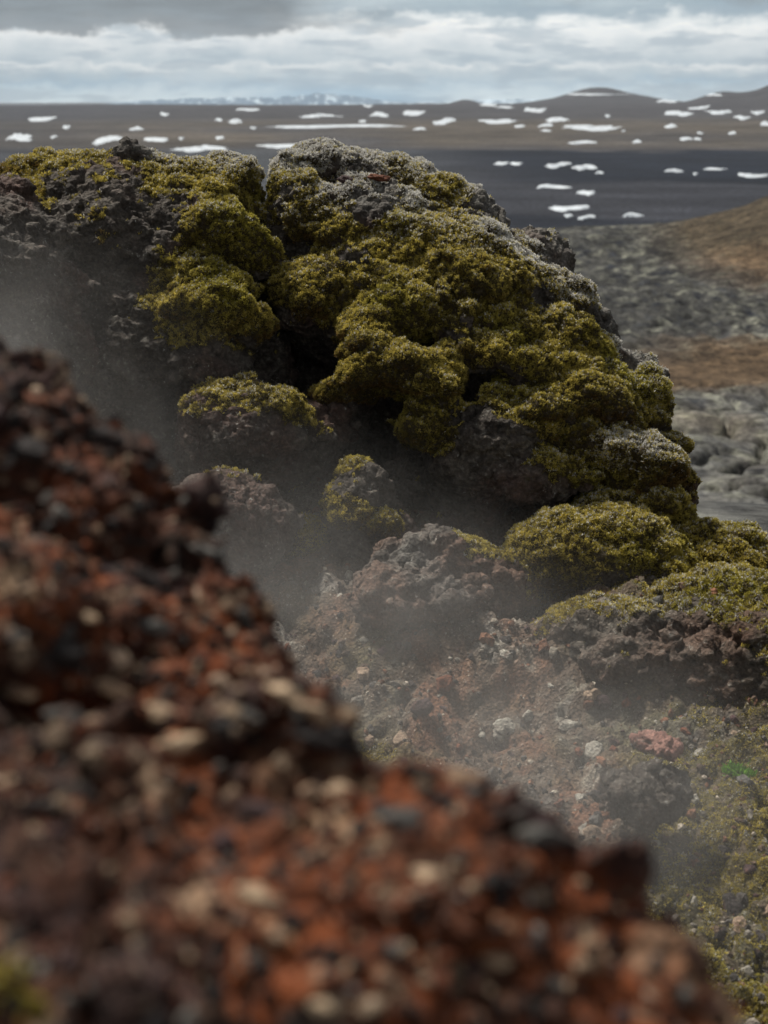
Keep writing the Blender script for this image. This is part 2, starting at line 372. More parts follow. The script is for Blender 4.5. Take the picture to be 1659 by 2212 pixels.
def mountains():
    # snowy mountains beyond the plain; distance haze painted in as blue
    for nm, a0, a1, hs, rr, lab, seed in (('mountain', -12, 3, 1.0, 10500, 'far haze-blue mountain range streaked with snow under the clouds', 3),
                                          ('mountain', -1, 14, .8, 11800, 'snowy far hills pale along the horizon right of the blue peak', 9)):
        na, nr = 260, 26; A, T = np.meshgrid(np.radians(np.linspace(a0, a1, na)), np.linspace(0, 1, nr))
        R = rr + T * 2200; ad = np.degrees(A); mid = (a0 + a1) / 2; hw = (a1 - a0) / 2
        env = np.clip(1 - np.abs((ad - mid) / hw) ** 2.2, 0, 1)
        P = np.stack([ad.ravel() * 1.1, T.ravel() * 3, ad.ravel() * 0 + seed], 1)
        h = (.55 + 1.1 * fbm(P, 5, seed + 60, .55, 'r').reshape(A.shape)) * env * np.sin(np.clip(T, 0, 1) * math.pi) ** .8
        pk = np.exp(-((ad + 2.2) / 1.4) ** 2) * .6 * (seed == 3) * np.sin(np.clip(T, 0, 1) * math.pi)
        z = -60 + (np.clip(h, 0, 3) * 52 + pk * 60) * hs * 1.0
        x = (np.sin(A) * R).ravel(); y = (np.cos(A) * R).ravel(); i, j = np.meshgrid(np.arange(nr - 1), np.arange(na - 1), indexing='ij')
        f = np.stack([i * na + j, i * na + j + 1, (i + 1) * na + j + 1, (i + 1) * na + j], -1).reshape(-1, 4)[:, ::-1]
        me = mesh_from(nm, np.stack([x, y, z.ravel()], 1), f)
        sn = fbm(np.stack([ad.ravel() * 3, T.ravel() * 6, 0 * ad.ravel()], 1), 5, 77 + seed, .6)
        c = mixn(np.tile(np.array([.06, .13, .21]), (len(x), 1)), np.array([.55, .68, .78]), sstep(.0, .2, sn + (.12 if seed == 9 else -.02)))  # blue of the distance haze is put into the base colour
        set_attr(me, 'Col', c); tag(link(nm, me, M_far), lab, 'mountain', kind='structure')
M_far, _t, _b, _o = newmat('hazed_mountain_rock'); _t.links.new(attr(_t, 'Col').outputs['Color'], _b.inputs['Base Color']); _b.inputs['Roughness'].default_value = .95
mountains()

# ------------------------------------------------------------------ snow patches (x, y, width, height in the photograph; label tail)
SNOW = [(45,297,55,28,'heart shaped snow patch on the grey slope at the left edge'), (90,257,70,12,'flat snow patch high on the far slope near the left edge'),
 (144,275,16,9,'tiny snow spot between two snow patches on the far left slope'), (116,296,16,8,'tiny snow spot right of the heart shaped patch'),
 (232,303,72,20,'slanted snow patch just left above the black knob'), (295,278,32,9,'small snow patch above the black knob of the left crag'),
 (337,301,58,13,'oval snow patch just right above the black knob'), (355,247,20,10,'small faint snow spot high above the left crag'),
 (392,299,13,9,'tiny snow spot right of the oval patch above the left crag'), (475,298,20,9,'small snow spot above the right shoulder of the left crag'),
 (435,322,120,17,'long flat snow patch directly above the left crag'), (508,263,34,14,'bright small snow patch above the gap side of the left crag'),
 (473,259,16,9,'dim snow spot left of a brighter small patch'), (536,237,50,9,'thin snow patch near the skyline above the left crag'),
 (547,276,14,6,'faint snow speck left of the longest snow strip'), (625,315,135,15,'wide snow patch touching the top of the right crag'),
 (720,273,300,10,'longest thin snow strip on the far slope'), (690,251,90,10,'snow patch above the middle of the longest strip'),
 (820,248,42,14,'rounded snow patch above the right part of the longest strip'), (893,244,50,16,'thick oval snow patch right of the rounded one'),
 (795,229,22,7,'small snow patch near the skyline above the right crag'), (783,262,16,6,'faint snow speck over the longest strip'),
 (960,263,52,18,'tilted snow patch right of the end of the longest strip'), (905,279,26,7,'small snow patch below the tilted patch'),
 (1055,227,38,10,'small snow patch below the little knoll on the skyline'), (1090,232,36,7,'faint snow patch beside one below the little knoll'),
 (1156,238,50,15,'slanted snow patch under the low dome hill'), (1073,262,84,15,'long slanted snow patch left of the stepped trio'),
 (1123,273,26,7,'faint snow patch right below the long slanted patch'), (1203,259,50,13,'upper snow patch of the stepped trio'),
 (1179,271,34,10,'middle snow patch of the stepped trio'), (1180,283,22,6,'lowest snow patch of the stepped trio'),
 (1276,276,120,16,'large tapering snow patch right of the stepped trio'), (1313,251,11,9,'round snow spot above the large tapering patch'),
 (1347,283,9,6,'tiny snow speck at the right tip of the large tapering patch'), (1258,308,64,11,'snow patch on the brown band edge below the large tapering patch'),
 (1376,306,20,11,'round small snow patch on the brown band edge'), (1440,219,44,9,'snow patch below the saddle between the two skyline hills'),
 (1463,245,66,15,'snow patch with a thin tail under the right hill'), (1510,233,50,8,'thin upper snow tail under the right hill'),
 (1554,242,56,13,'slanted snow patch right of the tailed one'), (1449,273,26,12,'small oval snow patch below the tailed one'),
 (1482,300,26,11,'bright small snow patch low on the right slope'), (1507,301,18,8,'dim snow spot touching a bright small patch'),
 (1513,288,14,8,'tiny snow spot above the dim one on the right slope'), (1603,254,40,11,'snow patch near the right edge below the skyline hill'),
 (1637,243,30,11,'snow patch at the foot of the right skyline hill'), (1581,288,18,9,'small round snow spot near the right edge'),
 (1540,205,40,6,'thin snow patch on the flank of the right skyline hill'), (1652,268,22,14,'snow patch cut by the right edge'),
 (1250,204,230,5,'long thin snow line under the low dome hill'),
 (1085,354,32,9,'broken snow patch alone in the dark band near the crag'), (1116,354,28,9,'broken snow patch right beside one near the crag in the dark band'),
 (1205,357,56,14,'ragged snow patch in the middle of the dark band'), (1265,362,55,14,'ragged snow patch trailing right in the dark band'),
 (1295,375,16,9,'tiny snow crumbs under the trailing ragged patch'), (1195,404,72,12,'flat ragged snow patch below the dark band'),
 (1266,417,40,15,'compact ragged snow patch right of the flat one'), (1227,450,98,16,'bright wide snow patch on the lower black strip'),
 (1228,467,18,9,'small snow lump below the bright wide patch'), (1268,470,42,10,'broken snow patch on the edge of the lower black strip'),
 (1365,466,44,12,'snow patch just above the brown hill foot'), (1457,370,38,11,'snow patch left of two at the right in the dark band'),
 (1544,366,44,9,'flat snow patch in the dark band near the right'), (1624,380,72,10,'wide snow patch at the right edge above the brown hill'),
 (1502,377,10,7,'tiny snow spot between two patches in the dark band at right')]
def snow():
    r0 = np.random.default_rng(3)
    for k, (x, y, w_, h_, lab) in enumerate(SNOW):
        ragged = y > 340; w_ *= 1.0; h_ *= .68
        nt_, nr_ = 72, 7; th = np.linspace(0, 2 * math.pi, nt_, endpoint=False)
        nz = fbm(np.stack([np.cos(th) * 1.7 + k * 9.3, np.sin(th) * 1.7, 0 * th], 1), 6, 11, .72) * (1.9 if ragged else 1.5)
        pts = []
        sl = r0.uniform(-.14, .05) * (30 < w_ < 110)
        ok = True
        for q in range(1, nr_ + 1):
            for t_, n_ in zip(th, nz):
                rr = (1 + n_) * q / nr_
                rr = max(rr, .15 * q / nr_); px, py = x + math.cos(t_) * rr * w_ / 2, y + math.sin(t_) * rr * h_ / 2 + math.sin(math.cos(t_) * rr * 3 + k) * h_ * .16
                py += sl * (px - x)
                hh = hit(px, max(py, 197))
                if hh is None: hh = pts[-1] if pts else None
                if hh is None: ok = False; break
                pts.append(hh)
            if not ok: break
        if not ok: continue
        hc = hit(x, y) or pts[0]; P = np.array([hc] + pts); xy = P[:, :2]
        z = H_full(xy[:, 0], xy[:, 1]); d = np.concatenate([[0], np.repeat(np.arange(1, nr_ + 1) / nr_, nt_)])
        lift = (.25 + hc[3] / 3000.) * (1 - d ** 3) + .06 - .5 * (d > .99)
        if ragged: lift = lift - .35 * fbm(np.c_[xy / 2.5, 0 * z], 3, 8) * (hc[3] < 700)
        z = z + lift; v = np.c_[xy, z]; base = v[0].copy(); v = v - base
        f = []
        j = np.arange(nt_); j2 = (j + 1) % nt_; tri = np.c_[0 * j, 1 + j, 1 + j2, 1 + j2]
        fs = [np.c_[1 + (q - 1) * nt_ + j, 1 + q * nt_ + j, 1 + q * nt_ + j2, 1 + (q - 1) * nt_ + j2] for q in range(1, nr_)]
        me = bpy.data.meshes.new('snow_patch')
        me.from_pydata(v.tolist(), [], [t[:3] for t in tri.tolist()] + [g for a in fs for g in a.tolist()]); me.update()
        me.polygons.foreach_set('use_smooth', [True] * len(me.polygons))
        tag(link('snow_patch', me, M_snow, base), lab, 'snow patch', 'snow patches left on the lava plain')
snow()

# ------------------------------------------------------------------ blob sculpting
def sculpt(blobs, vox, k=.03, amp=(.07, .035), neg=(), flat=None, seed=0, billow=.018):
    """blobs: (x, y, depth, radius_px, moss, frost[, (sx,sy,sz)]) placed in the world; returns verts, quads, moss, frost"""
    B = []
    for b in blobs:
        c = at(b[0], b[1], b[2]); r = b[3] * b[2] / FPX; s = np.array(b[6]) if len(b) > 6 else np.ones(3); B.append((c, r, s, b[4], b[5]))
    lo = np.min([c - r * s for c, r, s, *_ in B], 0) - .16; hi = np.max([c + r * s for c, r, s, *_ in B], 0) + .16
    n = np.ceil((hi - lo) / vox).astype(int) + 1
    F = np.full(n, .5, np.float32)
    ax = [lo[i] + np.arange(n[i]) * vox for i in range(3)]
    def region(c, e):
        return [slice(max(0, int((c[i] - e[i] - lo[i]) / vox)), min(n[i], int((c[i] + e[i] - lo[i]) / vox) + 2)) for i in range(3)]
    for c, r, s, m, fr in B:
        sl = region(c, r * s + .2)
        g = np.sqrt(((ax[0][sl[0]] - c[0]) / s[0])[:, None, None] ** 2 + ((ax[1][sl[1]] - c[1]) / s[1])[None, :, None] ** 2 + ((ax[2][sl[2]] - c[2]) / s[2])[None, None, :] ** 2)
        d = ((g - r) * min(s)).astype(np.float32); A = F[tuple(sl)]
        h = np.clip(.5 + .5 * (A - d) / k, 0, 1); F[tuple(sl)] = A + (d - A) * h - k * h * (1 - h)
    for b in neg:
        c = at(b[0], b[1], b[2]); r = b[3] * b[2] / FPX; sl = region(c, [r + .1] * 3)
        g = np.sqrt((ax[0][sl[0]] - c[0])[:, None, None] ** 2 + (ax[1][sl[1]] - c[1])[None, :, None] ** 2 + (ax[2][sl[2]] - c[2])[None, None, :] ** 2)
        d = (r - g).astype(np.float32); A = F[tuple(sl)]; kk = .05
        h = np.clip(.5 - .5 * (A - d) / kk, 0, 1); F[tuple(sl)] = A + (d - A) * h + kk * h * (1 - h)
    band = np.abs(F) < .17; ii = np.argwhere(band); P = (lo + ii * vox).astype(np.float32)
    nz = amp[0] * fbm(P * 3.2, 2, seed + 1) * 1.4 + amp[1] * fbm(P * 10, 2, seed + 5, .55, 'r') + .4 * amp[1] * fbm(P * 26, 2, seed + 9)
    F[band] += nz
    v, f = surface_nets(F, lo, vox)
    lab = np.arange(len(v))                              # keep the largest connected piece
    for _ in range(400):
        m = lab[f].min(1); new = lab.copy()
        for q in range(4): np.minimum.at(new, f[:, q], m)
        new = new[new]; new = new[new]
        if (new == lab).all(): break
        lab = new
    big = np.bincount(lab).argmax(); kp = lab == big; ix = np.cumsum(kp) - 1; f = ix[f[kp[f[:, 0]]]]; v = v[kp]
    ws = np.zeros(len(v)); mo = np.zeros(len(v)); fo = np.zeros(len(v))
    for c, r, s, m, fr in B:
        d = (np.sqrt((((v - c) / s) ** 2).sum(1)) - r) * min(s); w_ = np.exp(-np.clip(d, -.02, .6) / .022); ws += w_; mo += w_ * m; fo += w_ * fr
    return v, f, mo / ws, fo / ws

def finish(name, v, f, mo, fr, base, mat, tint=0.0, rockamp=.022, seed=0, moss_bias=0., pal=None, billow=.02, parent=None, reddish=0.):
    me = mesh_from(name, v - base, f); n = normals(me)
    up = n[:, 2]
    ln = fbm(v * 5.5, 3, seed + 20); fn = fbm(v * 19, 3, seed + 24)
    f3 = fbm(v * 48, 2, seed + 27)
    mask = sstep(.44, .56, mo + moss_bias + .25 * up + .50 * ln + .48 * fn + .30 * f3 - .165)
    wp = v + np.stack([fbm(v * 8, 3, 3), fbm(v * 8, 3, 4), fbm(v * 8, 3, 5)], 1) * .06
    fa, _ = facets(wp * (9, 9, 13), seed + 30); fb, _ = facets(wp * (22, 22, 30), seed + 31)
    rk = fa * .8 + fb * .6 + fbm(v * (9, 9, 16), 5, seed + 33, .6, 'r') * .9 + fbm(v * 50, 2, seed + 36) * .3
    cu, cu2, _ = worley((v + np.stack([fbm(v * 6, 2, 6), fbm(v * 6, 2, 7), fbm(v * 6, 2, 8)], 1) * .10) * (6.5, 6.5, 8.5), seed + 40); bw = np.sqrt(np.clip((cu2 - cu) / .5, 0, 1)) - .6
    disp = (1 - mask) * rk * rockamp + mask * (bw * billow + .010 + fbm(v * 22, 2, seed + 43) * .004)
    v2 = v + n * disp[:, None]
    me.vertices.foreach_set('co', (v2 - base).astype(np.float32).ravel()); me.update()
    a, b_, c_ = pal or (np.array([.044, .038, .033]), np.array([.10, .09, .078]), np.array([.085, .048, .038]))
    n1 = fbm(v * 6, 4, seed + 50, .6); n2 = fbm(v * 3, 3, seed + 55)
    col = mixn(np.tile(a, (len(v), 1)), b_, sstep(-.25, .3, n1)); col = mixn(col, c_, sstep(-.02 - reddish, .3 - reddish, n2) * .75)
    col = mixn(col, np.array([.045, .034, .016]), mask * .85)
    col = mixn(col, np.array([.20, .20, .18]), (1 - mask) * sstep(.17, .3, f3 + .5 * fn) * .5)
    col = mixn(col, np.array([.24, .25, .24]), (1 - mask) * fr * sstep(-.1, .3, up * .5 + fn) * .6)
    set_attr(me, 'Col', col)
    o = link(name, me, mat, base, parent)
    return o, v2, f, mask, fr, normals(me)

def shoots(owner, base, v, f, mask, fr, nrm, dens, L=(.007, .015), wid=.0027, seed=0, tone=0., name='moss', front=True, thresh=.35):
    """moss: clusters of tapering shoots standing on the mossy faces; one mesh part"""
    r = np.random.default_rng(seed + 99)
    tri = np.concatenate([f[:, [0, 1, 2]], f[:, [0, 2, 3]]]); a, b, c = v[tri[:, 0]], v[tri[:, 1]], v[tri[:, 2]]
    cr = np.cross(b - a, c - a); area = np.linalg.norm(cr, axis=1) / 2; fn = cr / (2 * area[:, None] + 1e-12)
    mk = mask[tri].mean(1); ctr = (a + b + c) / 3
    wgt = area * np.clip((mk - thresh) / (1 - thresh), 0, 1)
    if front:                                       # thinner cover on the far side
        vd = CAM - ctr; vd /= np.linalg.norm(vd, axis=1)[:, None]; wgt = wgt * np.where((fn * vd).sum(1) > -.35, 1, .12)
    tot = wgt.sum(); nC = int(tot * dens)
    if nC < 10: return None
    t = np.searchsorted(np.cumsum(wgt) / tot, r.random(nC)); t = np.clip(t, 0, len(tri) - 1)
    u1, u2 = r.random(nC), r.random(nC); fl = u1 + u2 > 1; u1[fl] = 1 - u1[fl]; u2[fl] = 1 - u2[fl]
    p = a[t] + (b - a)[t] * u1[:, None] + (c - a)[t] * u2[:, None]
    vn = nrm[tri[t]].mean(1); vn /= np.linalg.norm(vn, axis=1)[:, None] + 1e-9
    frost = fr[tri[t]].mean(1)
    K = 5; ln = fbm(p * 7, 3, seed + 61); l2 = fbm(p * 2.2, 2, seed + 65); l3 = fbm(p * 52, 2, seed + 68) * 1.3
    up = np.array([0, 0, 1.])
    yel, olv, brn, grn = np.array([.60, .505, .13]), np.array([.26, .212, .052]), np.array([.18, .10, .038]), np.array([.40, .37, .055])
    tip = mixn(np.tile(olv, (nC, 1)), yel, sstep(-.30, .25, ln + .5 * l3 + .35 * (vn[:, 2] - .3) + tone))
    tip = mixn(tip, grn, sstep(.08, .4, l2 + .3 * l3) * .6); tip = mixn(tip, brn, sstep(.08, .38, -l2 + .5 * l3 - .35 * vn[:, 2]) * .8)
    tip = tip * ((0.65 + .6 * r.random(nC)) * (.55 + .75 * sstep(-.35, .45, l3 + .3 * ln)))[:, None]
    fz = np.clip((frost + .10 * (vn[:, 2] > .6)) * 1.45 * sstep(-.55, .35, l3 * 1.2 + vn[:, 2] * .75 + ln - .15 + (frost - .5)), 0, 1)
    whit = r.random(nC) < fz * .9
    tip[whit] = np.array([.92, .91, .86]) * (0.6 + .5 * r.random(whit.sum()))[:, None]
    hash_w = r.random(nC) < .012; tip[hash_w] = (.5, .5, .44)
    P = np.repeat(p, K, 0) + r.normal(0, .0022, (nC * K, 3)); n_ = np.repeat(vn, K, 0)
    d = n_ * .75 + up * .42 + r.normal(0, .33, (nC * K, 3)); d /= np.linalg.norm(d, axis=1)[:, None]
    ln_ = r.uniform(L[0], L[1], nC * K) * np.repeat(.45 + .95 * sstep(-.35, .4, l3 + .6 * ln), K)
    sd_ = np.cross(d, r.normal(0, 1, (nC * K, 3))); sd_ /= np.linalg.norm(sd_, axis=1)[:, None] + 1e-9; sd_ *= wid * r.uniform(.6, 1.2, nC * K)[:, None]
    P = P - n_ * .003
    m_ = P + d * (ln_ * .55)[:, None]
    V = np.stack([P - sd_ * .4, m_ - sd_, P + d * ln_[:, None], m_ + sd_], 1).reshape(-1, 3)
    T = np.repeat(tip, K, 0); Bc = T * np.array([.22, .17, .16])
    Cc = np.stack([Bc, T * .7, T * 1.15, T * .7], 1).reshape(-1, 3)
    Fq = np.arange(len(V)).reshape(-1, 4)
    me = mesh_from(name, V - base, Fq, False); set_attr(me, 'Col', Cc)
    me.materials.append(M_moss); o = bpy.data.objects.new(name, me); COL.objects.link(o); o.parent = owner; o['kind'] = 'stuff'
    return o

QUAL = 1.0
def crag(name, label, cat, blobs, neg=(), vox=.0118, dens=38000, k=.075, amp=(.065, .024), seed=0, bias=0., tone=0., reddish=0., group=None, mat=None, pal=None, L=(.0065, .0135), billow=.026, rockamp=.019):
    r_ = np.random.default_rng(seed + 5); nb = []
    for b in blobs:
        small = b[3] < 80; an = (r_.uniform(1.0, 1.4), 1.0, r_.uniform(.72, .95)) if small and len(b) < 7 else (b[6] if len(b) > 6 else (1, 1, 1))
        nb.append((b[0], b[1], b[2] + (.048 if b[4] > .45 and small else .03), b[3] * (1.14 if small else 1), b[4], b[5], an))
    blobs = nb
    v, f, mo, fr = sculpt(blobs, vox / QUAL ** .5, k, amp, neg, seed=seed)
    base = np.array([v[:, 0].mean(), v[:, 1].mean(), v[:, 2].min()])
    o, v2, f, mask, fr, n = finish(name, v, f, mo, fr, base, mat or M_rock, seed=seed, moss_bias=bias, reddish=reddish, pal=pal, billow=billow, rockamp=rockamp)
    tag(o, label, cat, group)
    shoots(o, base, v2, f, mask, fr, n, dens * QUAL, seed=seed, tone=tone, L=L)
    return o

# right crag ---------------------------------------------------------------
RC = [  # rock core
 (700,640,6.62,148,.25,0),(830,530,6.78,165,.3,.3),(960,640,6.68,205,.35,.1),(1060,660,6.74,125,.35,.3),(1090,800,6.62,222,.35,.1),(900,800,6.62,165,.2,0),
 (1180,930,6.58,215,.35,.2),(1290,1010,6.55,180,.35,.1),(1010,960,6.6,165,.05,0),(1080,1090,6.65,140,.15,0),(970,1110,6.75,150,.15,0),(1150,560,6.9,60,.3,.4),
 (740,900,7.0,200,.0,0),(650,1050,7.0,160,.0,0),(840,1080,7.0,150,.0,0),(1200,1120,6.5,120,.3,0),(640,800,7.0,120,0,0),
 # pillows and bosses
 (615,372,6.50,44,.75,.7),(640,410,6.46,46,.8,.1),(665,350,6.60,34,.75,.9),(720,362,6.6,42,.55,.8),(775,378,6.6,45,.6,.7),(820,392,6.6,40,.3,.6),(875,395,6.55,46,.95,.4),(905,380,6.7,36,.8,.8),
 (925,430,6.5,52,.9,.1),(970,432,6.62,42,.7,.8),(1015,470,6.6,46,.15,.9),(1045,480,6.68,30,.3,.9),(770,425,6.42,50,.6,.9),(830,440,6.46,50,.2,.5),(880,455,6.42,42,.5,.8),(690,475,6.40,60,.85,.3),(745,510,6.36,55,.8,0),
 (620,500,6.42,45,.6,.2),(655,430,6.42,32,.05,.2),(800,470,6.34,36,.0,.2),(850,520,6.32,52,.9,.3),(920,510,6.32,58,.9,.2),(865,555,6.28,50,.8,0),(940,585,6.24,62,.95,0),(1005,560,6.30,58,.9,.2),(1050,535,6.38,50,.8,1.),(1090,575,6.40,46,.8,.9),
 (1130,545,6.60,40,.7,.7),(1145,595,6.5,42,.7,.7),(1060,620,6.24,62,.95,0),(1010,630,6.20,56,.9,0),(1120,640,6.3,40,.1,.3),(870,630,6.22,66,.95,0),(800,600,6.3,50,.4,0),(585,570,6.45,40,.5,0),(620,610,6.32,54,.85,0),(690,630,6.26,66,.9,0),(740,585,6.34,44,.2,.1),
 (650,680,6.28,48,.7,0),(730,690,6.30,44,.5,0),(1195,640,6.38,52,.8,.5),(1235,670,6.45,42,.6,.6),(1265,700,6.5,32,.1,.5),(1180,700,6.25,46,.4,.1),(880,690,6.14,66,.95,0),(950,680,6.12,58,.9,.2),(990,720,6.1,44,.3,0),(810,720,6.14,62,1.,0),(770,755,6.12,46,.9,0),
 (1060,760,6.1,62,.85,0),(1080,700,6.18,50,.8,0),(1110,720,6.15,40,.6,0),(1205,745,6.2,60,1.,0),(1260,775,6.24,50,.95,0),(1180,800,6.12,56,.9,0),(1130,800,6.1,40,.6,0),(1290,730,6.5,36,.1,.5),(830,780,6.02,66,1.,0),(770,820,6.05,56,1.,0),(905,800,6.0,70,.95,0),(960,790,6.08,40,.5,0),(925,850,6.0,50,.8,0),
 (720,830,6.1,36,.9,0),(690,850,6.2,36,.8,0),(1340,785,6.42,46,.35,1.),(1375,810,6.42,40,.5,1.),(1395,850,6.4,32,.6,.9),(1300,830,6.22,58,.85,.1),(1350,870,6.24,54,.85,.2),(1375,920,6.28,46,.7,.2),(1245,860,6.08,68,.85,0),(1310,910,6.1,60,.85,0),(1170,870,6.02,50,.8,0),(1240,930,6.1,50,.6,0),
 (1150,890,5.98,42,.9,.1),(1085,870,6.05,50,.5,0),(1120,940,6.02,46,.5,.1),(1060,940,6.0,50,.15,0),(915,930,6.0,58,.9,0),(960,900,6.05,40,.4,0),(880,960,6.05,40,.7,0),(1000,1010,6.06,50,.1,0),(1080,1010,6.05,50,.15,0),(960,980,6.1,40,.1,0),
 (1280,985,6.05,66,.9,.1),(1350,980,6.0,64,.95,.5),(1390,1010,6.02,54,.95,.1),(1230,980,6.1,50,.9,0),(1340,1030,6.02,50,.9,0),(1440,975,6.32,44,.8,.2),(1465,1030,6.34,40,.8,.1),(1445,1080,6.38,48,.6,0),(1410,1060,6.1,40,.8,.0),(1190,1030,5.95,46,.55,.1),(1150,1050,5.98,40,.2,0),(1230,1050,5.95,34,.7,0),
 (960,1060,6.2,56,.35,0),(900,1040,6.3,50,.2,0),(1040,1110,6.2,50,.4,0),(980,1130,6.2,44,.4,0),(1090,1060,6.1,36,.2,0),(740,1000,6.5,50,.1,0),(760,900,6.5,50,.1,0),(700,890,6.3,26,0,0),(735,930,6.25,24,0,0)]
RN = [(700,760,6.15,62),(640,760,6.1,55),(820,880,6.0,60),(790,940,6.0,70),(850,1000,6.05,62),(1235,1100,5.9,40),(1010,1190,6.0,70),(880,1090,6.1,50),(1190,900,5.85,28),(590,640,6.1,26),(585,720,6.2,40)] + [(x_, y_, d_, r_) for d_ in (6.2, 6.35, 6.5, 6.65, 6.8, 7.0, 7.2) for x_, y_, r_ in ((536,378,44),(560,420,32),(577,460,21),(583,492,19))]
crag('lava_crag', 'tall rounded lava crag with golden green moss cushions and frosted white edges', 'lava rock', RC, RN, seed=100, bias=.03)

# left crag ----------------------------------------------------------------
LC = [(110,590,6.45,210,.2,0),(250,560,6.48,215,.2,0),(400,560,6.5,180,.15,0),(300,780,6.4,240,.05,0),(480,800,6.42,160,.1,0),(150,820,6.4,240,.05,0),(480,480,6.6,100,.3,0),(420,1000,6.6,200,0,0),(600,1000,6.9,130,0,0),
 (60,400,6.4,46,.7,.1),(110,385,6.38,46,1.,.1),(165,372,6.4,44,1.,.2),(210,365,6.42,40,.95,.3),(245,385,6.36,36,.8,.2),(310,365,6.45,36,.6,.8),(350,385,6.4,42,.9,.5),(400,395,6.38,46,.95,.3),(455,395,6.4,44,.95,.4),(500,395,6.42,42,.95,.6),(535,425,6.4,42,.9,.2),(555,450,6.42,30,.8,.1),
 (500,440,6.36,48,.8,0),(450,445,6.3,48,.8,0),(380,430,6.3,44,.8,.1),(300,415,6.34,40,.6,.1),(340,440,6.26,40,.6,0),(150,430,6.28,50,.35,0),(220,440,6.26,50,.1,0),(100,450,6.3,50,.5,0),(410,460,6.26,42,.0,0),(280,470,6.22,50,.2,0),(350,490,6.22,48,.15,0),
 (430,515,6.18,40,1.,.1),(475,500,6.16,44,1.,.1),(515,515,6.2,40,.9,0),(540,560,6.25,40,.6,0),(490,545,6.2,44,.5,0),(210,520,6.18,46,.8,0),(175,545,6.2,36,.6,0),(250,545,6.18,36,.4,0),(120,540,6.2,50,.1,0),(300,560,6.16,50,.05,0),(370,560,6.16,46,.1,.1),
 (360,610,6.1,42,.8,.1),(410,600,6.08,44,.95,0),(460,600,6.08,44,.95,0),(505,625,6.1,42,.8,0),(340,665,6.04,48,.9,0),(400,670,6.0,56,1.,0),(460,670,6.02,56,.95,0),(520,680,6.06,46,.8,0),(380,725,6.02,50,.7,0),(450,740,6.02,46,.6,0),(300,710,6.08,46,.5,0),(540,730,6.1,44,.7,0),(580,745,6.15,34,.6,0),
 (250,640,6.12,50,.0,0),(200,600,6.14,50,.1,0),(150,650,6.14,60,.05,0),(240,720,6.1,50,.1,0),(410,785,6.04,60,.05,0),(480,800,6.08,56,.15,0),(330,800,6.1,60,.05,0),(550,790,6.2,46,.3,0)]
LN = [(545,490,6.1,20),(560,640,6.1,30),(590,800,6.2,50),(420,880,6.05,60),(340,620,6.0,16),(250,490,6.05,14)] + [(x_, y_, d_, r_) for d_ in (6.2, 6.35, 6.5, 6.65, 6.8, 7.0, 7.2) for x_, y_, r_ in ((590,350,52),(602,395,58),(614,440,38),(602,490,22))]
lc = crag('lava_crag', 'broad dark lava crag topped with yellow moss and a small black knob', 'lava rock', LC, LN, seed=200, tone=.08, bias=.19)
kn = [(a_, 345 + (b_ - 345) * 1.25 - 12, c_ - .05, d_ * 1.25, *e_) for a_, b_, c_, d_, *e_ in [(262,345,6.4,22,0,.2),(278,332,6.42,19,0,.3),(270,320,6.44,12,0,.3),(292,345,6.42,20,0,.4),(312,352,6.42,15,.1,.7),(240,352,6.4,12,0,.2),(330,358,6.44,11,.3,.9)]]
v, f, mo, fr = sculpt(kn, .008, .01, (.02, .02), seed=210); b0 = np.array(lc.location)
kk, *_ = finish('rock_knob', v, f, mo, fr, b0, M_rock, seed=211, rockamp=.012); kk.parent = lc; kk.location = (0, 0, 0); kk['label'] = 'bare black knob on the mossy crest'
crag('lava_boulder', 'smoky bare dark rock shoulder at the left edge in front of the broad crag', 'lava rock',
     [(10,540,6.0,130,.1,0),(-60,640,5.9,190,.1,0),(60,640,5.95,120,.0,0),(20,430,6.05,50,.25,0),(70,520,6.0,60,.15,0),(110,640,5.98,60,.0,0),(30,800,5.85,150,0,0),(130,760,5.9,90,0,0)], seed=230, dens=18000, bias=-.05)

# smaller boulders and mounds -----------------------------------------------
crag('lava_boulder', 'hump shaped boulder with moss cap above the dark cave', 'lava rock',
     [(520,940,5.98,112,.25,0),(610,960,6.02,100,.2,0),(460,975,5.98,80,.1,0),(660,940,6.08,66,.3,0),(525,875,5.9,52,.6,.1),(480,905,5.86,44,.8,0),(560,880,5.84,40,.55,.2),(600,890,5.86,50,.95,0),(645,915,5.9,42,.9,0),(560,930,5.8,46,.3,0),(500,960,5.8,50,.15,0),(620,960,5.84,44,.2,0),(680,950,5.98,34,.5,0),
      (730,870,6.1,20,.1,0),(740,900,6.08,22,.1,0),(745,935,6.1,20,.1,0)],
     [(640,1060,5.85,60),(680,1040,5.9,40)], seed=250, reddish=.12)
crag('lava_boulder', 'round brown grey boulder low in the steam left of the cave', 'lava rock',
     [(480,1110,5.62,98,.3,0),(530,1130,5.66,76,.25,0),(430,1120,5.6,90,.2,0),(510,1180,5.6,66,.1,0),(560,1180,5.62,44,.0,0),(500,1050,5.62,40,.5,0),(555,1080,5.6,34,.5,0)], seed=270, bias=-.02, reddish=.1, tone=-.2)
crag('lava_boulder', 'narrow rock knob with bright moss skirt right of the cave', 'lava rock',
     [(800,1050,5.88,56,.3,0),(812,1060,5.8,40,.0,0),(800,1130,5.85,70,.3,0),(850,1170,5.84,60,.1,0),(775,1020,5.82,34,.85,0),(765,1080,5.78,36,.8,0),(780,1120,5.72,36,.9,0),(820,1135,5.7,34,.95,.1),(845,1145,5.72,24,.8,.1),(880,1180,5.8,40,.1,.2)], seed=290)
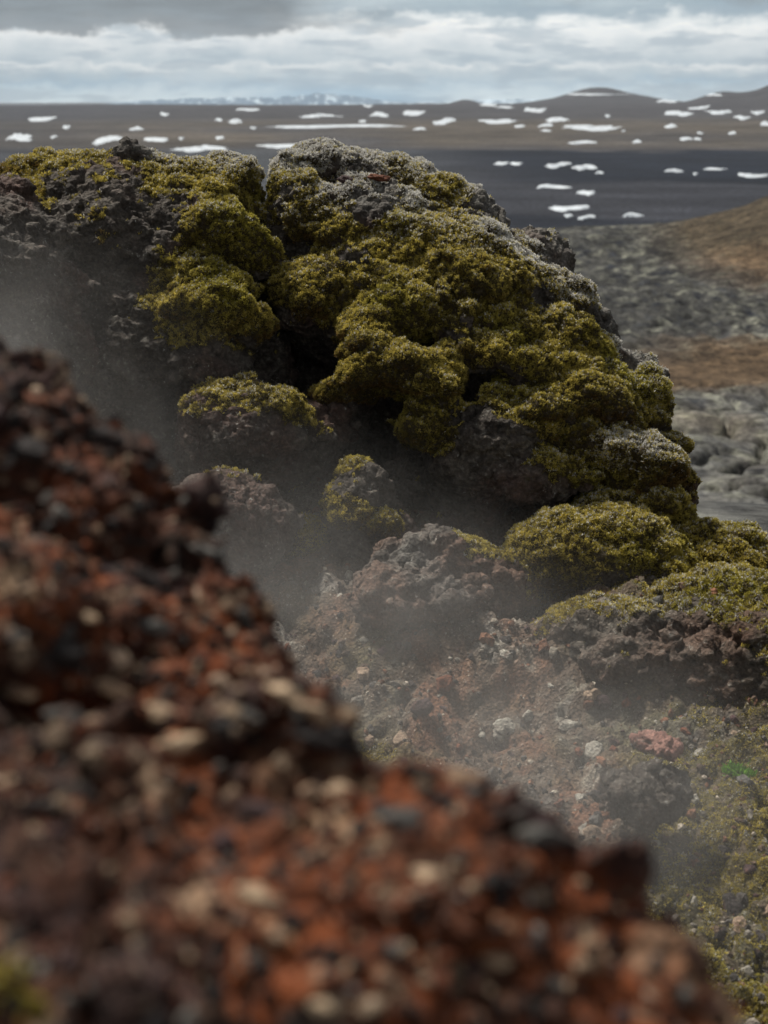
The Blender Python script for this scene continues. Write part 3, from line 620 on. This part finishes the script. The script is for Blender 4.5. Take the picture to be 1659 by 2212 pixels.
crag('moss_cushion', 'small low moss cushion on the floor in front of the cave', 'moss', [(655,1145,5.9,38,1.,0,(1.2,1,.8)),(625,1155,5.88,24,.9,0),(690,1150,5.92,26,.9,0)], seed=300, dens=38000)
crag('moss_mound', 'big rounded mound wrapped in pale gold moss below the tall crag', 'moss',
     [(1220,1215,5.85,112,.8,0),(1330,1200,5.9,112,.8,0),(1410,1225,5.9,80,.8,0),(1160,1200,5.8,50,.95,0),(1210,1160,5.78,56,1.,.1),(1280,1165,5.74,56,1.,.1),(1340,1170,5.76,54,1.,.1),(1400,1190,5.78,50,1.,.1),(1430,1225,5.8,46,.9,0),(1250,1125,5.86,40,.8,.2),(1200,1225,5.7,50,.8,0),(1300,1230,5.7,56,.7,0),(1380,1255,5.75,46,.4,0),(1130,1240,5.8,36,.7,0)],
     [(1200,1330,5.6,60),(1120,1310,5.65,50)], seed=320, bias=.12, tone=.1)
crag('moss_mound', 'two fused moss cushions tucked between tall crag and big mound', 'moss',
     [(1340,1095,6.02,50,1.,.1,(1.3,1,.8)),(1420,1090,6.05,46,1.,.1,(1.2,1,.85)),(1380,1120,6.1,70,.7,0),(1450,1130,6.15,50,.6,0),(1275,1110,6.0,36,.5,.2)], seed=340, bias=.05, tone=.1)
crag('moss_mound', 'right hand moss mound running out of the picture edge', 'moss',
     [(1560,1240,6.0,90,.8,0),(1650,1255,6.0,90,.8,0),(1740,1280,6.0,110,.8,0),(1500,1200,6.0,66,.85,0),(1500,1165,5.98,36,.9,.1),(1560,1170,5.98,44,1.,.2),(1610,1195,5.94,46,1.,.2),(1540,1215,5.9,46,1.,0),(1600,1240,5.88,48,.9,0),(1650,1230,5.95,46,.95,.4),(1480,1235,5.92,40,.9,0),(1690,1250,5.95,50,.9,.2)],
     [(1620,1345,5.8,50),(1500,1330,5.8,36)], seed=360, bias=.1, tone=.1)
v, f, mo, fr = sculpt([(1535,1140,5.97,16,0,.1),(1552,1148,5.96,13,0,.1),(1516,1147,5.97,12,0,.1)], .006, .008, (.01, .012), seed=381)
bs = np.array([v[:, 0].mean(), v[:, 1].mean(), v[:, 2].min()]); ks, *_ = finish('lava_stone', v, f, mo, fr, bs, M_stone, seed=382, rockamp=.008)
tag(ks, 'small black stone resting on the crest of the right moss mound', 'stone')
crag('rock_ledge', 'cracked grey and rust rock ledge with mossy upper edge in the steam', 'lava rock',
     [(900,1250,5.62,80,.1,.1),(980,1270,5.62,78,.1,0),(850,1260,5.55,60,.05,.1),(900,1195,5.6,40,.2,.3),(945,1200,5.62,34,.7,0),(1000,1210,5.62,38,.8,0),(1050,1215,5.66,34,.8,0),(1030,1270,5.6,50,.3,0),(1080,1275,5.68,42,.85,0),(1100,1310,5.68,40,.6,0),(920,1280,5.45,44,.0,.2),(970,1310,5.45,36,0,.2),(840,1310,5.4,50,.05,0),(870,1290,5.42,30,0,.2)],
     [(905,1245,5.38,12),(945,1280,5.36,12)], seed=400, reddish=.2, amp=(.05, .03), rockamp=.022, k=.10,
     pal=(np.array([.045, .040, .036]), np.array([.11, .108, .10]), np.array([.11, .058, .036])))
crag('rock_ledge', 'low rocky shelf with ragged moss under the right moss mounds', 'lava rock',
     [(1400,1450,5.38,125,.3,.1),(1540,1450,5.36,140,.35,.1),(1680,1480,5.3,175,.4,0),(1280,1410,5.42,84,.3,0),(1300,1330,5.45,42,.8,.1),(1360,1325,5.46,42,.7,.2),(1440,1315,5.5,50,.85,.2),(1500,1300,5.52,52,.95,.1),(1560,1300,5.5,52,.95,.1),(1620,1310,5.46,56,1.,.1),(1690,1325,5.4,60,.95,.1),(1540,1350,5.36,46,.8,.1),(1590,1370,5.32,50,.95,.1),(1630,1410,5.26,52,.95,0),(1665,1460,5.2,50,.9,0),(1215,1375,5.44,50,.5,0),(1380,1375,5.33,50,.3,.2),(1460,1410,5.24,56,.1,.2),(1540,1450,5.2,60,.15,.1),(1340,1430,5.22,50,.25,.2)],
     [(1420,1350,5.25,14),(1480,1360,5.2,14)], seed=430, reddish=.1, amp=(.05, .03), rockamp=.020, k=.12,
     pal=(np.array([.050, .040, .031]), np.array([.095, .083, .068]), np.array([.10, .050, .030])), tone=.1, bias=.06)

# ------------------------------------------------------------------ hollow floor (local ground)
def hollow_z(x, y):
    z = -.35 + .18 * (y - 4.0); z = z + .10 * sstep(.6, 2.0, x) + .21 * sstep(4.5, 5.25, y) * sstep(-1.3, -.5, x) + .06 * sstep(4.25, 4.85, y) * sstep(.45, .85, x) * sstep(5.6, 5.1, y) - .33 * sstep(5.35, 5.75, y) * sstep(.75, 1.05, x) - .26 * np.exp(-((x - .52) / .26) ** 2 - ((y - 5.45) / .28) ** 2)
    z = np.where(y > 6.6, z - (y - 6.6) ** 1.3 * .8, z); z = np.where(y < 3.0, -.53 + (y - 3.0) * .05, z)
    z = z - .9 * sstep(2.6, 4, np.abs(x - .2)) - .9 * sstep(.9, 1.5, x) * sstep(5.6, 6.6, y)
    return z
def hollow():
    vx = .0125 / QUAL ** .5; xs = np.arange(-3, 3.4, vx); ys = np.arange(2.2, 7.8, vx); X, Y = np.meshgrid(xs, ys); x, y = X.ravel(), Y.ravel()
    z = hollow_z(x, y); P = np.stack([x, y, z], 1); w1, w2, cid = worley(P * 6.5, 500)
    wa, wb_, _ = worley(P * 15, 502)
    h = fbm(P * 1.8, 3, 503) * .16 + fbm(P * 6, 4, 505, .55, 'r') * .05 + (.5 - w1) * .055 * sstep(.3, .7, cid) + (.5 - wa) * .022 + fbm(P * 38, 3, 508) * .010 + facets((P + fbm(P * 6, 3, 9)[:, None] * .05) * 9, 509)[0] * .035
    v = np.stack([x, y, z + h], 1).astype(np.float32); m = len(xs); i, j = np.meshgrid(np.arange(len(ys) - 1), np.arange(m - 1), indexing='ij')
    f = np.stack([i * m + j, i * m + j + 1, (i + 1) * m + j + 1, (i + 1) * m + j], -1).reshape(-1, 4)
    me = mesh_from('terrain', v, f); n = normals(me)
    n1 = fbm(P * 4, 4, 510, .6); n2 = fbm(P * 1.6, 3, 515); n3 = fbm(P * 14, 3, 518)
    col = mixn(np.tile(np.array([.085, .064, .047]), (len(x), 1)), np.array([.15, .073, .042]), sstep(-.05, .28, n1 + .3 * n3))
    col = mixn(col, np.array([.14, .135, .125]), sstep(.05, .25, -n1 + .4 * n3) * .85)
    col = mixn(col, np.array([.09, .085, .04]), sstep(.0, .3, n2 + .4 * n3) * .7)
    fl = sstep(.58, .7, cid) * sstep(.5, .2, w1); col = mixn(col, np.array([.24, .23, .20]), fl * sstep(-.1, .1, n3) * .8)
    # thin moss in the lower right corner and dotted over the floor
    px = (x / (y / 1.0) * FPX / 1.04 + W2); mo = sstep(1350, 1520, px) * sstep(5.0, 4.5, y) * sstep(3.0, 3.3, y) * sstep(-.30, .08, n1 + .6 * n3)
    mo = np.maximum(mo, sstep(.2, .36, n2 + .4 * n1) * .8)
    mo = np.maximum(mo, sstep(.0, .2, n1 + .3) * np.exp(-((x + .18) / .35) ** 2 - ((y - 5.9) / .3) ** 2) * .7)
    mo = np.maximum(mo, sstep(.7, 1.1, x) * sstep(4.75, 5.0, y) * sstep(-.15, .15, n1 + .5 * n3 + .25 * sstep(1.1, 1.5, x)))
    col = mixn(col, np.array([.07, .07, .02]), mo * .7); set_attr(me, 'Col', col)
    o = link('terrain', me, M_ground); tag(o, 'rusty stony floor of the steaming hollow', 'ground', kind='structure')
    s = shoots(o, np.zeros(3), v, f, mo, 0 * mo, n, 34000 * QUAL, L=(.004, .009), seed=520, tone=1.0, name='ground_moss', front=False, thresh=.3)
    if s is not None:
        s.parent = None; tag(s, 'thin yellow green moss growing over the floor of the hollow', 'moss', kind='stuff')
    return v, xs, ys, vx
HV, HX, HY, HVX = hollow()
def floor_z(x, y):
    j = int((x - HX[0]) / HVX); i = int((y - HY[0]) / HVX); k = i * len(HX) + j; return HV[max(0, min(k, len(HV) - 1)), 2]
def floor_hit(px, py):
    p = at(px, py, 1.0) - CAM
    for d in np.arange(2.6, 8, .01):
        q = CAM + p * d
        if q[2] <= floor_z(q[0], q[1]): return q
    return None

# ------------------------------------------------------------------ loose stones
def stone_mesh(seed, flat=.75, sub=4, sharp=.3):
    import bmesh
    bm = bmesh.new(); bmesh.ops.create_icosphere(bm, subdivisions=sub, radius=1); me = bpy.data.meshes.new('stone'); bm.to_mesh(me); bm.free()
    v = np.empty(len(me.vertices) * 3, np.float32); me.vertices.foreach_get('co', v); v = v.reshape(-1, 3)
    w1, w2, _ = worley(v * 1.3 + seed * 3.1, seed); n = fbm(v * 1.5 + seed, 4, seed + 3, .6) * .5 + (.55 - w1) * sharp * 1.5 + fbm(v * 6 + seed, 3, seed + 9, .6, 'r') * .08
    r = np.random.default_rng(seed); v = v * (1 + n)[:, None]
    for _ in range(5):                                        # broken facets
        d = r.normal(0, 1, 3); d /= np.linalg.norm(d); h = r.uniform(.55, .8); s = v @ d; v = v - np.outer(np.clip(s - h, 0, 9) * .85, d)
    v *= np.array([1, r.uniform(.65, .9), flat]); me.vertices.foreach_set('co', v.astype(np.float32).ravel()); me.update()
    me.polygons.foreach_set('use_smooth', [True] * len(me.polygons)); return me
PAL = {'pale': ((.25, .19, .14), .25), 'grey': ((.10, .10, .096), .3), 'dark': ((.028, .024, .024), .3), 'rust': ((.12, .042, .02), .3), 'purple': ((.055, .034, .036), .2), 'white': ((.27, .265, .235), .15), 'cream': ((.46, .35, .24), .15)}
MESHES = {}
def get_stone(kind, i, sub=4):
    k = (kind, i)
    if k not in MESHES:
        me = stone_mesh(700 + i * 13 + list(PAL).index(kind) * 5, sub=sub); c, vv = PAL[kind]
        v = np.empty(len(me.vertices) * 3, np.float32); me.vertices.foreach_get('co', v); v = v.reshape(-1, 3)
        n = fbm(v * 2 + i, 4, 3 + i, .6); col = np.tile(np.array(c), (len(v), 1)) * (1 + n * 1.3)[:, None]
        col = mixn(col, np.array([.12, .05, .03]), sstep(.1, .35, fbm(v * 1.4 + 5 * i, 3, 8)) * .5)
        set_attr(me, 'Col', np.clip(col, .01, 1)); me.materials.append(M_stone); MESHES[k] = me
    return MESHES[k]
def put_stone(kind, i, p, size, label, group=None, rot=None, sc=(1, 1, 1), cat='stone', name='stone', sub=4):
    o = bpy.data.objects.new(name, get_stone(kind, i, sub)); COL.objects.link(o); o.location = p; o.scale = (size * sc[0], size * sc[1], size * sc[2])
    o.rotation_euler = rot if rot is not None else (rng.uniform(-.5, .5), rng.uniform(-.5, .5), rng.uniform(0, 6.3)); tag(o, label, cat, group); return o

# the reddish slab stone and its dark neighbour
PAL['red'] = ((.30, .115, .085), .2)
q = floor_hit(1432, 1640)
v, f, mo, fr = sculpt([(1400,1600,q[1]*1.02,26,0,0),(1425,1612,q[1]*1.015,27,0,0),(1455,1620,q[1]*1.01,24,0,0),(1478,1632,q[1]*1.01,20,0,0),(1385,1592,q[1]*1.02,17,0,0),(1436,1614,q[1]*1.0,36,0,0,(1.55,.8,.5))], .006, .03, (.022, .020), seed=610)
bs = np.array([v[:, 0].mean(), v[:, 1].mean(), v[:, 2].min()]); rs_, *_ = finish('stone', v, f, mo, fr, bs, M_stone, seed=611, rockamp=.020, pal=(np.array([.20, .105, .088]), np.array([.29, .165, .14]), np.array([.24, .12, .10])), moss_bias=-2)
tag(rs_, 'salmon red slab stone lying on the floor of the hollow', 'stone')
crag('lava_boulder', 'dark purple black boulder just under the salmon red stone', 'lava rock',
     [(1390,1695,4.46,46,0,0),(1435,1700,4.46,38,0,0),(1365,1725,4.4,44,0,0),(1415,1745,4.38,44,0,0),(1340,1700,4.47,28,0,0)], seed=620, amp=(.07, .03), rockamp=.030, k=.05, bias=-1, dens=10)
# larger stones placed as in the photograph
for (x, y, r, k, i, lab) in [(1580,1962,44,'dark',1,'round brown stone in the lower right moss'), (1610,1690,22,'grey',2,'grey stone beside the bright green plant'),
     (783,1455,24,'pale',0,'pale stone in the steam above the rust bank'), (1330,1480,22,'grey',1,'rough grey stone in mid floor of the hollow'), (1230,1570,24,'white',2,'white lichened stone above the long pale streaks'),
     (1075,1590,20,'white',0,'broken white stone nearest the dark bank crest'), (1140,1548,16,'white',1,'small white stone in the middle of the floor'), (1300,1520,26,'purple',2,'purple grey stone in the middle of the floor'),
     (1480,1430,22,'grey',0,'grey lichened stone below the mossy shelf'), (865,1590,14,'white',2,'tiny upright white stone close to the bank crest'), (910,1530,26,'purple',0,'purple stone half hidden in the steam'),
     (1540,1600,12,'white',1,'small white stone right of the salmon red stone'), (1420,1560,14,'white',0,'white stone just above the salmon red stone'), (1560,1840,20,'dark',0,'dark stone in the yellow moss'), (1500,1870,16,'rust',1,'rusty stone in the yellow moss'),
     (1620,1880,20,'purple',1,'purple stone in the yellow moss at the right edge')]:
    q = floor_hit(x, y)
    if q is not None: put_stone(k, i, q + np.array([0, 0, r * q[1] / FPX * .05]), r * q[1] / FPX, lab, 'stones on the hollow floor')
KL = {'pale': 'small pale stone scattered on the steaming hollow floor', 'grey': 'small grey stone scattered on the steaming hollow floor', 'white': 'small white lichened stone scattered on the steaming hollow floor',
      'dark': 'small dark stone scattered on the steaming hollow floor', 'rust': 'small rusty stone scattered on the steaming hollow floor', 'purple': 'small purple stone scattered on the steaming hollow floor'}
n_ = 0
while n_ < 230:
    px, py = rng.uniform(520, 1680), rng.uniform(1230, 2150)
    if py > 1380 + (px - 640) * .75 + 120 and px < 1659: continue
    q = floor_hit(px, py)
    if q is None: continue
    k = rng.choice(['pale', 'grey', 'white', 'dark', 'rust', 'purple'], p=[.15, .2, .2, .17, .18, .10]); s = rng.gamma(2.2, .0062) + .006
    put_stone(k, int(rng.integers(0, 4)), q + np.array([0, 0, -s * .15]), s, KL[k], k + ' stones scattered on the hollow floor'); n_ += 1

def gravel(name, label, P, Nn, size, cols, seed):
    r = np.random.default_rng(seed); n = len(P)
    t = np.array([(a, b, c) for a in (-1, 0, 1) for b in (-1, 0, 1) for c in (-1, 0, 1) if abs(a) + abs(b) + abs(c) in (1, 3)], float); t /= np.linalg.norm(t, axis=1)[:, None]
    import bmesh
    bm = bmesh.new(); [bm.verts.new(q) for q in t]; bmesh.ops.convex_hull(bm, input=bm.verts[:]); bmesh.ops.triangulate(bm, faces=bm.faces[:]); bm.verts.index_update()
    t = np.array([q.co[:] for q in bm.verts]); F = np.array([[q.index for q in f_.verts] for f_ in bm.faces]); bm.free(); m = len(t)
    V = t[None] * (1 + r.normal(0, .22, (n, m, 1))) * r.uniform(.55, 1.15, (n, 1, 3))
    a = r.uniform(0, 6.28, n); c, s = np.cos(a)[:, None], np.sin(a)[:, None]; x = V[..., 0] * c - V[..., 1] * s; y = V[..., 0] * s + V[..., 1] * c
    a = r.uniform(-1, 1, n); c, s = np.cos(a)[:, None], np.sin(a)[:, None]; V = np.stack([x, y * c - V[..., 2] * s, y * s + V[..., 2] * c], -1)
    sz = size[0] + r.gamma(1.6, size[1], n); V = V * sz[:, None, None] + P[:, None] + Nn[:, None] * (sz * .1)[:, None, None]
    Fa = (F[None] + (np.arange(n) * m)[:, None, None]).reshape(-1, 3); me = mesh_from(name, V.reshape(-1, 3), Fa, False)
    C = np.array([q[1] for q in cols])[r.choice(len(cols), n, p=[q[0] for q in cols])] * r.uniform(.6, 1.4, (n, 1))
    set_attr(me, 'Col', np.repeat(C, m, 0)); tag(link(name, me, M_stone), label, 'gravel', kind='stuff')
GC = [(.30, (.10, .07, .05)), (.22, (.16, .078, .045)), (.22, (.07, .066, .062)), (.12, (.18, .17, .15)), (.08, (.34, .31, .26)), (.06, (.06, .035, .037))]
_r = np.random.default_rng(77); _k = _r.choice(np.where((np.abs(HV[:, 0]) < 2.4) & (HV[:, 1] < 6.9) & (HV[:, 1] > 2.9))[0], 26000)
_k = _k[fbm(HV[_k] * 3, 3, 77) + _r.uniform(-.3, .3, len(_k)) > -.05]
gravel('gravel', 'fine brown and grey grit over the hollow floor', HV[_k] + _r.normal(0, .004, (len(_k), 3)), np.tile([0, 0, 1.], (len(_k), 1)), (.0025, .0035), GC, 78)

# bright green leafy plant ---------------------------------------------------
def green_plant(x, y, r, name, label):
    q = floor_hit(x, y); r0 = np.random.default_rng(5); V = []; F = []
    for k in range(420):
        a = r0.uniform(0, 6.28); d = r0.uniform(0, 1) ** .6 * r; p = np.array([math.cos(a) * d * 1.3, math.sin(a) * d, r0.uniform(0, .018)])
        di = np.array([math.cos(a) * .5, math.sin(a) * .5, 1]) + r0.normal(0, .4, 3); di /= np.linalg.norm(di); s = np.cross(di, r0.normal(0, 1, 3)); s /= np.linalg.norm(s)
        L = r0.uniform(.012, .028); b = len(V); m = p + di * L * .5
        V += [p, m - s * .0045, p + di * L, m + s * .0045]; F.append([b, b + 1, b + 2, b + 3])
    me = mesh_from(name, np.array(V), np.array(F), False); c = np.tile(np.array([.15, .32, .03]), (len(V), 1)) * r0.uniform(.6, 1.3, (len(V) // 4, 1)).repeat(4, 0); set_attr(me, 'Col', c)
    tag(link(name, me, M_moss, q), label, 'plant')
green_plant(1600, 1672, .045, 'green_plant', 'bright green leafy plant on the floor at the right')

# ------------------------------------------------------------------ foreground rubble bank
BK = [(390,1150,2.62,84,0,0),(430,1255,2.54,84,0,0),(500,1360,2.47,84,0,0),(590,1520,2.3,70,0,0),(-60,1110,2.75,350,0,0),(150,1270,2.65,320,0,0),(270,1470,2.5,290,0,0),(420,1600,2.35,250,0,0),(-100,1500,2.3,400,0,0),(90,860,2.85,70,0,0),(-20,800,2.85,80,0,0),(150,880,2.8,36,0,0),(330,1010,2.65,60,0,0),(240,970,2.7,60,0,0),(420,1080,2.6,50,0,0),(470,1180,2.5,44,0,0),(500,1280,2.45,60,0,0),(560,1430,2.4,50,0,0),
      (280,1920,2.0,400,0,0),(640,1830,1.98,280,0,0),(690,1580,1.95,70,0,0),(600,1560,1.95,70,0,0),(740,1620,1.95,44,0,0),(500,1560,1.95,60,0,0),(880,1700,1.9,70,0,0),(960,1720,1.9,80,0,0),(1040,1800,1.9,110,0,0),(930,2030,1.85,350,0,0),(1160,2230,1.8,340,0,0),(1200,1880,1.85,90,0,0),(1290,1930,1.82,70,0,0),(1390,2040,1.8,80,0,0),(1470,2100,1.75,70,0,0),(1540,2200,1.75,70,0,0),
      (0,2050,1.85,450,0,0),(600,2300,1.75,500,0,0),(1400,2480,1.7,330,0,0),(150,2300,1.6,420,0,0),(1150,1840,1.86,60,0,0)]
def bank():
    K_ = .54
    v, f, mo, fr = sculpt([(b[0], b[1], b[2] * K_) + tuple(b[3:]) for b in BK], .0056 / QUAL ** .5, .04, (.020, .016), seed=800)
    me = mesh_from('rubble_slope', v, f); n = normals(me)
    wp = v + np.stack([fbm(v * 12, 3, 3), fbm(v * 12, 3, 4), fbm(v * 12, 3, 5)], 1) * .04
    n1 = fbm(v * 11, 4, 811, .6); n2 = fbm(v * (4.2, 4.2, 5.5), 3, 815); n3 = fbm(v * 33, 3, 818)
    w1, w2, cid = worley(wp * (17, 17, 21), 801); wa, wb_, ci2 = worley(wp * 38, 805); fa, fid = facets(wp * (11, 11, 15), 803); fb, _ = facets(wp * 24, 804)
    rk = sstep(-.06, .12, n2 + .55 * n1 + .16 * sstep(1.15, 1.4, v[:, 1]))                       # 1 = blocky black lava, 0 = rust soil with stones
    d = rk * (fa * .028 + fb * .010) + (1 - rk) * ((.45 - w1) * .012 * (cid > .55) + fb * .007) + (.5 - wa) * .003 * (ci2 > .5) + fbm(v * 60, 3, 807, .6) * .006
    v2 = v + n * d[:, None]; me.vertices.foreach_set('co', v2.astype(np.float32).ravel()); me.update(); n = normals(me)
    rust, dk, br = np.array([.185, .047, .010]), np.array([.013, .010, .009]), np.array([.062, .025, .012])
    col = mixn(np.tile(rust, (len(v), 1)), br, sstep(-.1, .25, n1 + .5 * n3)); col = mixn(col, dk, rk * sstep(.25, -.15, n1 * .6 + .5 * n3) * .95)
    col = mixn(col, np.array([.040, .024, .028]), rk * (fid > .6) * .6)
    cc = np.array([[.42, .31, .21], [.12, .10, .085], [.035, .026, .022], [.17, .09, .055], [.44, .34, .23], [.22, .13, .08]])[(cid * 997).astype(int) % 6]
    m = (cid > .64) * sstep(.55, .36, w1) * sstep(-.3, .0, n3) * (1 - .85 * rk); col = col + (cc - col) * m[:, None] * .85
    n4 = fbm(v * (16, 16, 24) + 3, 4, 830, .6); m = sstep(.12, .22, n4) * sstep(.2, .65, n[:, 2]) * (1 - .8 * rk); col = mixn(col, np.array([.36, .26, .17]), m * .75)
    up = sstep(.35, .8, n[:, 2]); m = (ci2 * 17 % 1 > .82) * sstep(.5, .3, wa) * (.35 + .65 * up); col = mixn(col, np.array([.30, .23, .16]), m * .8)
    set_attr(me, 'Col', col); o = link('rubble_slope', me, M_bank); tag(o, 'rust red slope of loose cinders close to the camera', 'slope', kind='structure')
    # loose stones set into the face, largest where they show
    vd = CAM - v2; dist = np.linalg.norm(vd, axis=1); vis = (n * vd).sum(1) / dist > .12
    rel = v2 - CAM; dz = rel @ F_; sx = rel[:, 0] / dz * FPX + W2; sy = H2 - (rel @ U_) / dz * FPX
    ok = np.where(vis & (sx > -20) & (sx < 1680) & (sy > 650) & (sy < 2230))[0]
    KB = {'pale': 'pale tan pebble stuck in the rust red cinder slope', 'grey': 'grey pebble stuck in the rust red cinder slope', 'dark': 'black cinder pebble stuck in the rust red cinder slope',
          'rust': 'rusty pebble stuck in the rust red cinder slope', 'purple': 'purplish pebble stuck in the rust red cinder slope'}
    pk = rng.choice(ok, 120, replace=False)
    for i in pk:
        k = rng.choice(list(KB), p=[.40, .08, .22, .24, .06]); s = rng.gamma(2.0, .0022) + .0025
        put_stone(k, int(rng.integers(0, 4)), v2[i] - n[i] * s * .15, s, KB[k], k + ' pebbles of the cinder slope', name='pebble')
    gk = rng.choice(ok, 2500)
    gravel('cinder_grit', 'fine rust and black grit covering the near cinder slope', v2[gk] + n[gk] * .001, n[gk], (.0012, .0016),
           [(.30, (.05, .022, .014)), (.22, (.12, .035, .014)), (.24, (.022, .019, .019)), (.10, (.09, .085, .08)), (.10, (.27, .20, .14)), (.04, (.05, .03, .033))], 79)
    T_ = {}
    j_ = 0
    for (x, y, r, k, lab) in [(250,1482,30,'cream','pale stone on the rust ledge left of the largest pale one'), (345,1540,36,'cream','large pale stone in the middle of the rust ledge'), (400,1600,34,'cream','long pale stone below the rust ledge'), (60,1510,30,'cream','pale stone at the left end of the rust ledge'),
          (110,1540,24,'grey','grey stone at the left end of the rust ledge'), (500,1530,24,'cream','small pale stone left of the overhanging lip'), (545,1545,22,'grey','grey stone under the pale lip'), (620,1500,40,'cream','pale slab on the overhanging lip'), (700,1530,34,'cream','second pale slab on the overhanging lip'), (745,1555,24,'cream','ochre stone at the tip of the lip'),
          (690,1590,50,'dark','black block standing in for shade under the tip of the lip'), (930,1660,30,'dark','black block at the crest right of the lip'), (50,1690,26,'cream','pale stone below the ledge at the far left'), (160,1700,44,'dark','black block below the ledge at the left'), (560,1740,34,'purple','purplish stone in the rust soil below the lip'),  # black block put in as the shadow under the lip's tip
          (750,1700,26,'cream','pale stone just below the crest of the slope'), (890,1760,50,'grey','grey block near the crest'), (930,1880,30,'cream','pale stone in the middle of the near slope'), (1080,1900,40,'dark','dark block in the middle of the near slope'), (1180,1800,40,'grey','grey block at the crest on the right'),
          (600,1950,50,'cream','broad pale stone low in the near slope'), (480,1870,26,'grey','small grey stone low in the near slope'), (970,2000,34,'rust','brown stone low in the near slope'), (915,2080,20,'cream','round pale stone near the bottom edge'), (1080,2080,26,'cream','bright pale stone right of the round one'), (490,2010,24,'rust','light brown stone above the bottom edge'), (720,2170,34,'cream','pale brown stone at the bottom edge'), (1420,1930,30,'dark','dark block at the right end of the crest'),
          (320,1240,40,'dark','dark block high on the slope'), (330,1340,30,'grey','grey stone high on the slope'), (200,1340,22,'cream','pale stone high on the slope'), (60,950,44,'dark','large dark block near the top of the slope'), (240,930,40,'dark','black block under the top of the slope'), (100,860,30,'rust','rusty stone at the top of the slope'), (450,1180,26,'grey','grey stone on the steep edge of the slope')]:
        ii = ok[np.hypot(sx[ok] - x, sy[ok] - y) < 14]
        if not len(ii): continue
        i = ii[np.argmin(dz[ii])]; r_ = r * dz[i] / FPX
        put_stone(k, j_ % 4, v2[i] - n[i] * r_ * .15, r_, lab, 'larger stones set in the cinder slope', sc=(1.5, .95, .7), rot=(rng.uniform(-.3, .3), rng.uniform(0, .5), rng.uniform(-.4, .4))); j_ += 1
    # a little moss in the lower left corner
    mo = np.exp(-((sx - 20) / 90) ** 2 - ((sy - 2150) / 80) ** 2) * (dz > 0) * vis
    s_ = shoots(o, np.zeros(3), v2, f, mo, 0 * mo, n, 40000, L=(.006, .014), seed=840, tone=.4, name='bank_moss', front=False, thresh=.3)
    if s_ is not None: s_.parent = None; tag(s_, 'blurred yellow moss at the lower left corner of the cinder slope', 'moss', kind='stuff')
bank()

# rusty stones on the crest of the tall crag ---------------------------------
put_stone('rust', 1, at(822, 384, 6.42), .030, 'flat orange red stone on the crest of the tall crag', rot=(.2, .1, .4), sc=(1.9, 1, .6))
put_stone('purple', 2, at(755, 392, 6.42), .034, 'dull reddish stone on the frosted crest of the tall crag', rot=(.2, .3, .2), sc=(1.5, 1, .8))

# ------------------------------------------------------------------ steam and haze
def steam_mat(name, dens, scale, seed, lo=.28, hi=.78):
    m = bpy.data.materials.new(name); m.use_nodes = True; t = m.node_tree; t.nodes.clear()
    o = N(t, 'ShaderNodeOutputMaterial'); p = N(t, 'ShaderNodeVolumePrincipled'); t.links.new(p.outputs[0], o.inputs['Volume'])
    p.inputs['Color'].default_value = (.95, .94, .92, 1); p.inputs['Anisotropy'].default_value = .2
    tc = N(t, 'ShaderNodeTexCoord'); L = N(t, 'ShaderNodeVectorMath', operation='LENGTH'); t.links.new(tc.outputs['Object'], L.inputs[0])
    g = N(t, 'ShaderNodeNewGeometry').outputs['Position']; mp = N(t, 'ShaderNodeVectorMath', operation='ADD'); t.links.new(g, mp.inputs[0]); mp.inputs[1].default_value = (seed, 0, 0)
    n = noise(t, mp.outputs[0], scale, 4, .6, .6)
    d = math_node(t, 'MULTIPLY', smooth(t, L.outputs['Value'], 1.0, .15), smooth(t, n, lo, hi))
    t.links.new(math_node(t, 'MULTIPLY', d, dens), p.inputs['Density']); return m
def steam(x, y, d, rx, ry, rz, dens, tilt, label, seed, scale=1.6):
    import bmesh
    bm = bmesh.new(); bmesh.ops.create_icosphere(bm, subdivisions=3, radius=1); me = bpy.data.meshes.new('steam'); bm.to_mesh(me); bm.free()
    o = bpy.data.objects.new('steam', me); COL.objects.link(o); me.materials.append(steam_mat('steam', dens, scale, seed)); o.location = at(x, y, d)
    o.scale = (rx, ry, rz); o.rotation_euler = (0, tilt, 0); tag(o, label, 'steam', kind='stuff'); return o
STEAM = [(930,1440,4.25,1.9,.55,0.66,.66,.5,'pale steam drifting diagonally over the floor of the hollow',0.), (60,830,4.5,.9,.6,.62,.42,.3,'blue grey steam rising in front of the broad left crag',5.),
         (1350,1750,3.3,.8,.45,.5,.44,.4,'thin steam over the lower right of the hollow',9.)]
for s in STEAM: steam(*s)

def haze():
    import bmesh
    bm = bmesh.new(); bmesh.ops.create_cube(bm, size=1); me = bpy.data.meshes.new('haze'); bm.to_mesh(me); bm.free()
    m = bpy.data.materials.new('air'); m.use_nodes = True; t = m.node_tree; t.nodes.clear(); o = N(t, 'ShaderNodeOutputMaterial'); p = N(t, 'ShaderNodeVolumePrincipled')
    t.links.new(p.outputs[0], o.inputs['Volume']); p.inputs['Color'].default_value = (.80, .89, 1, 1); p.inputs['Density'].default_value = 5.0e-5
    me.materials.append(m); ob = bpy.data.objects.new('haze', me); COL.objects.link(ob); ob.scale = (34000, 34000, 700); ob.location = (0, 0, 350 - 90); tag(ob, 'faint blue air over the far plain', 'haze', kind='stuff')
haze()
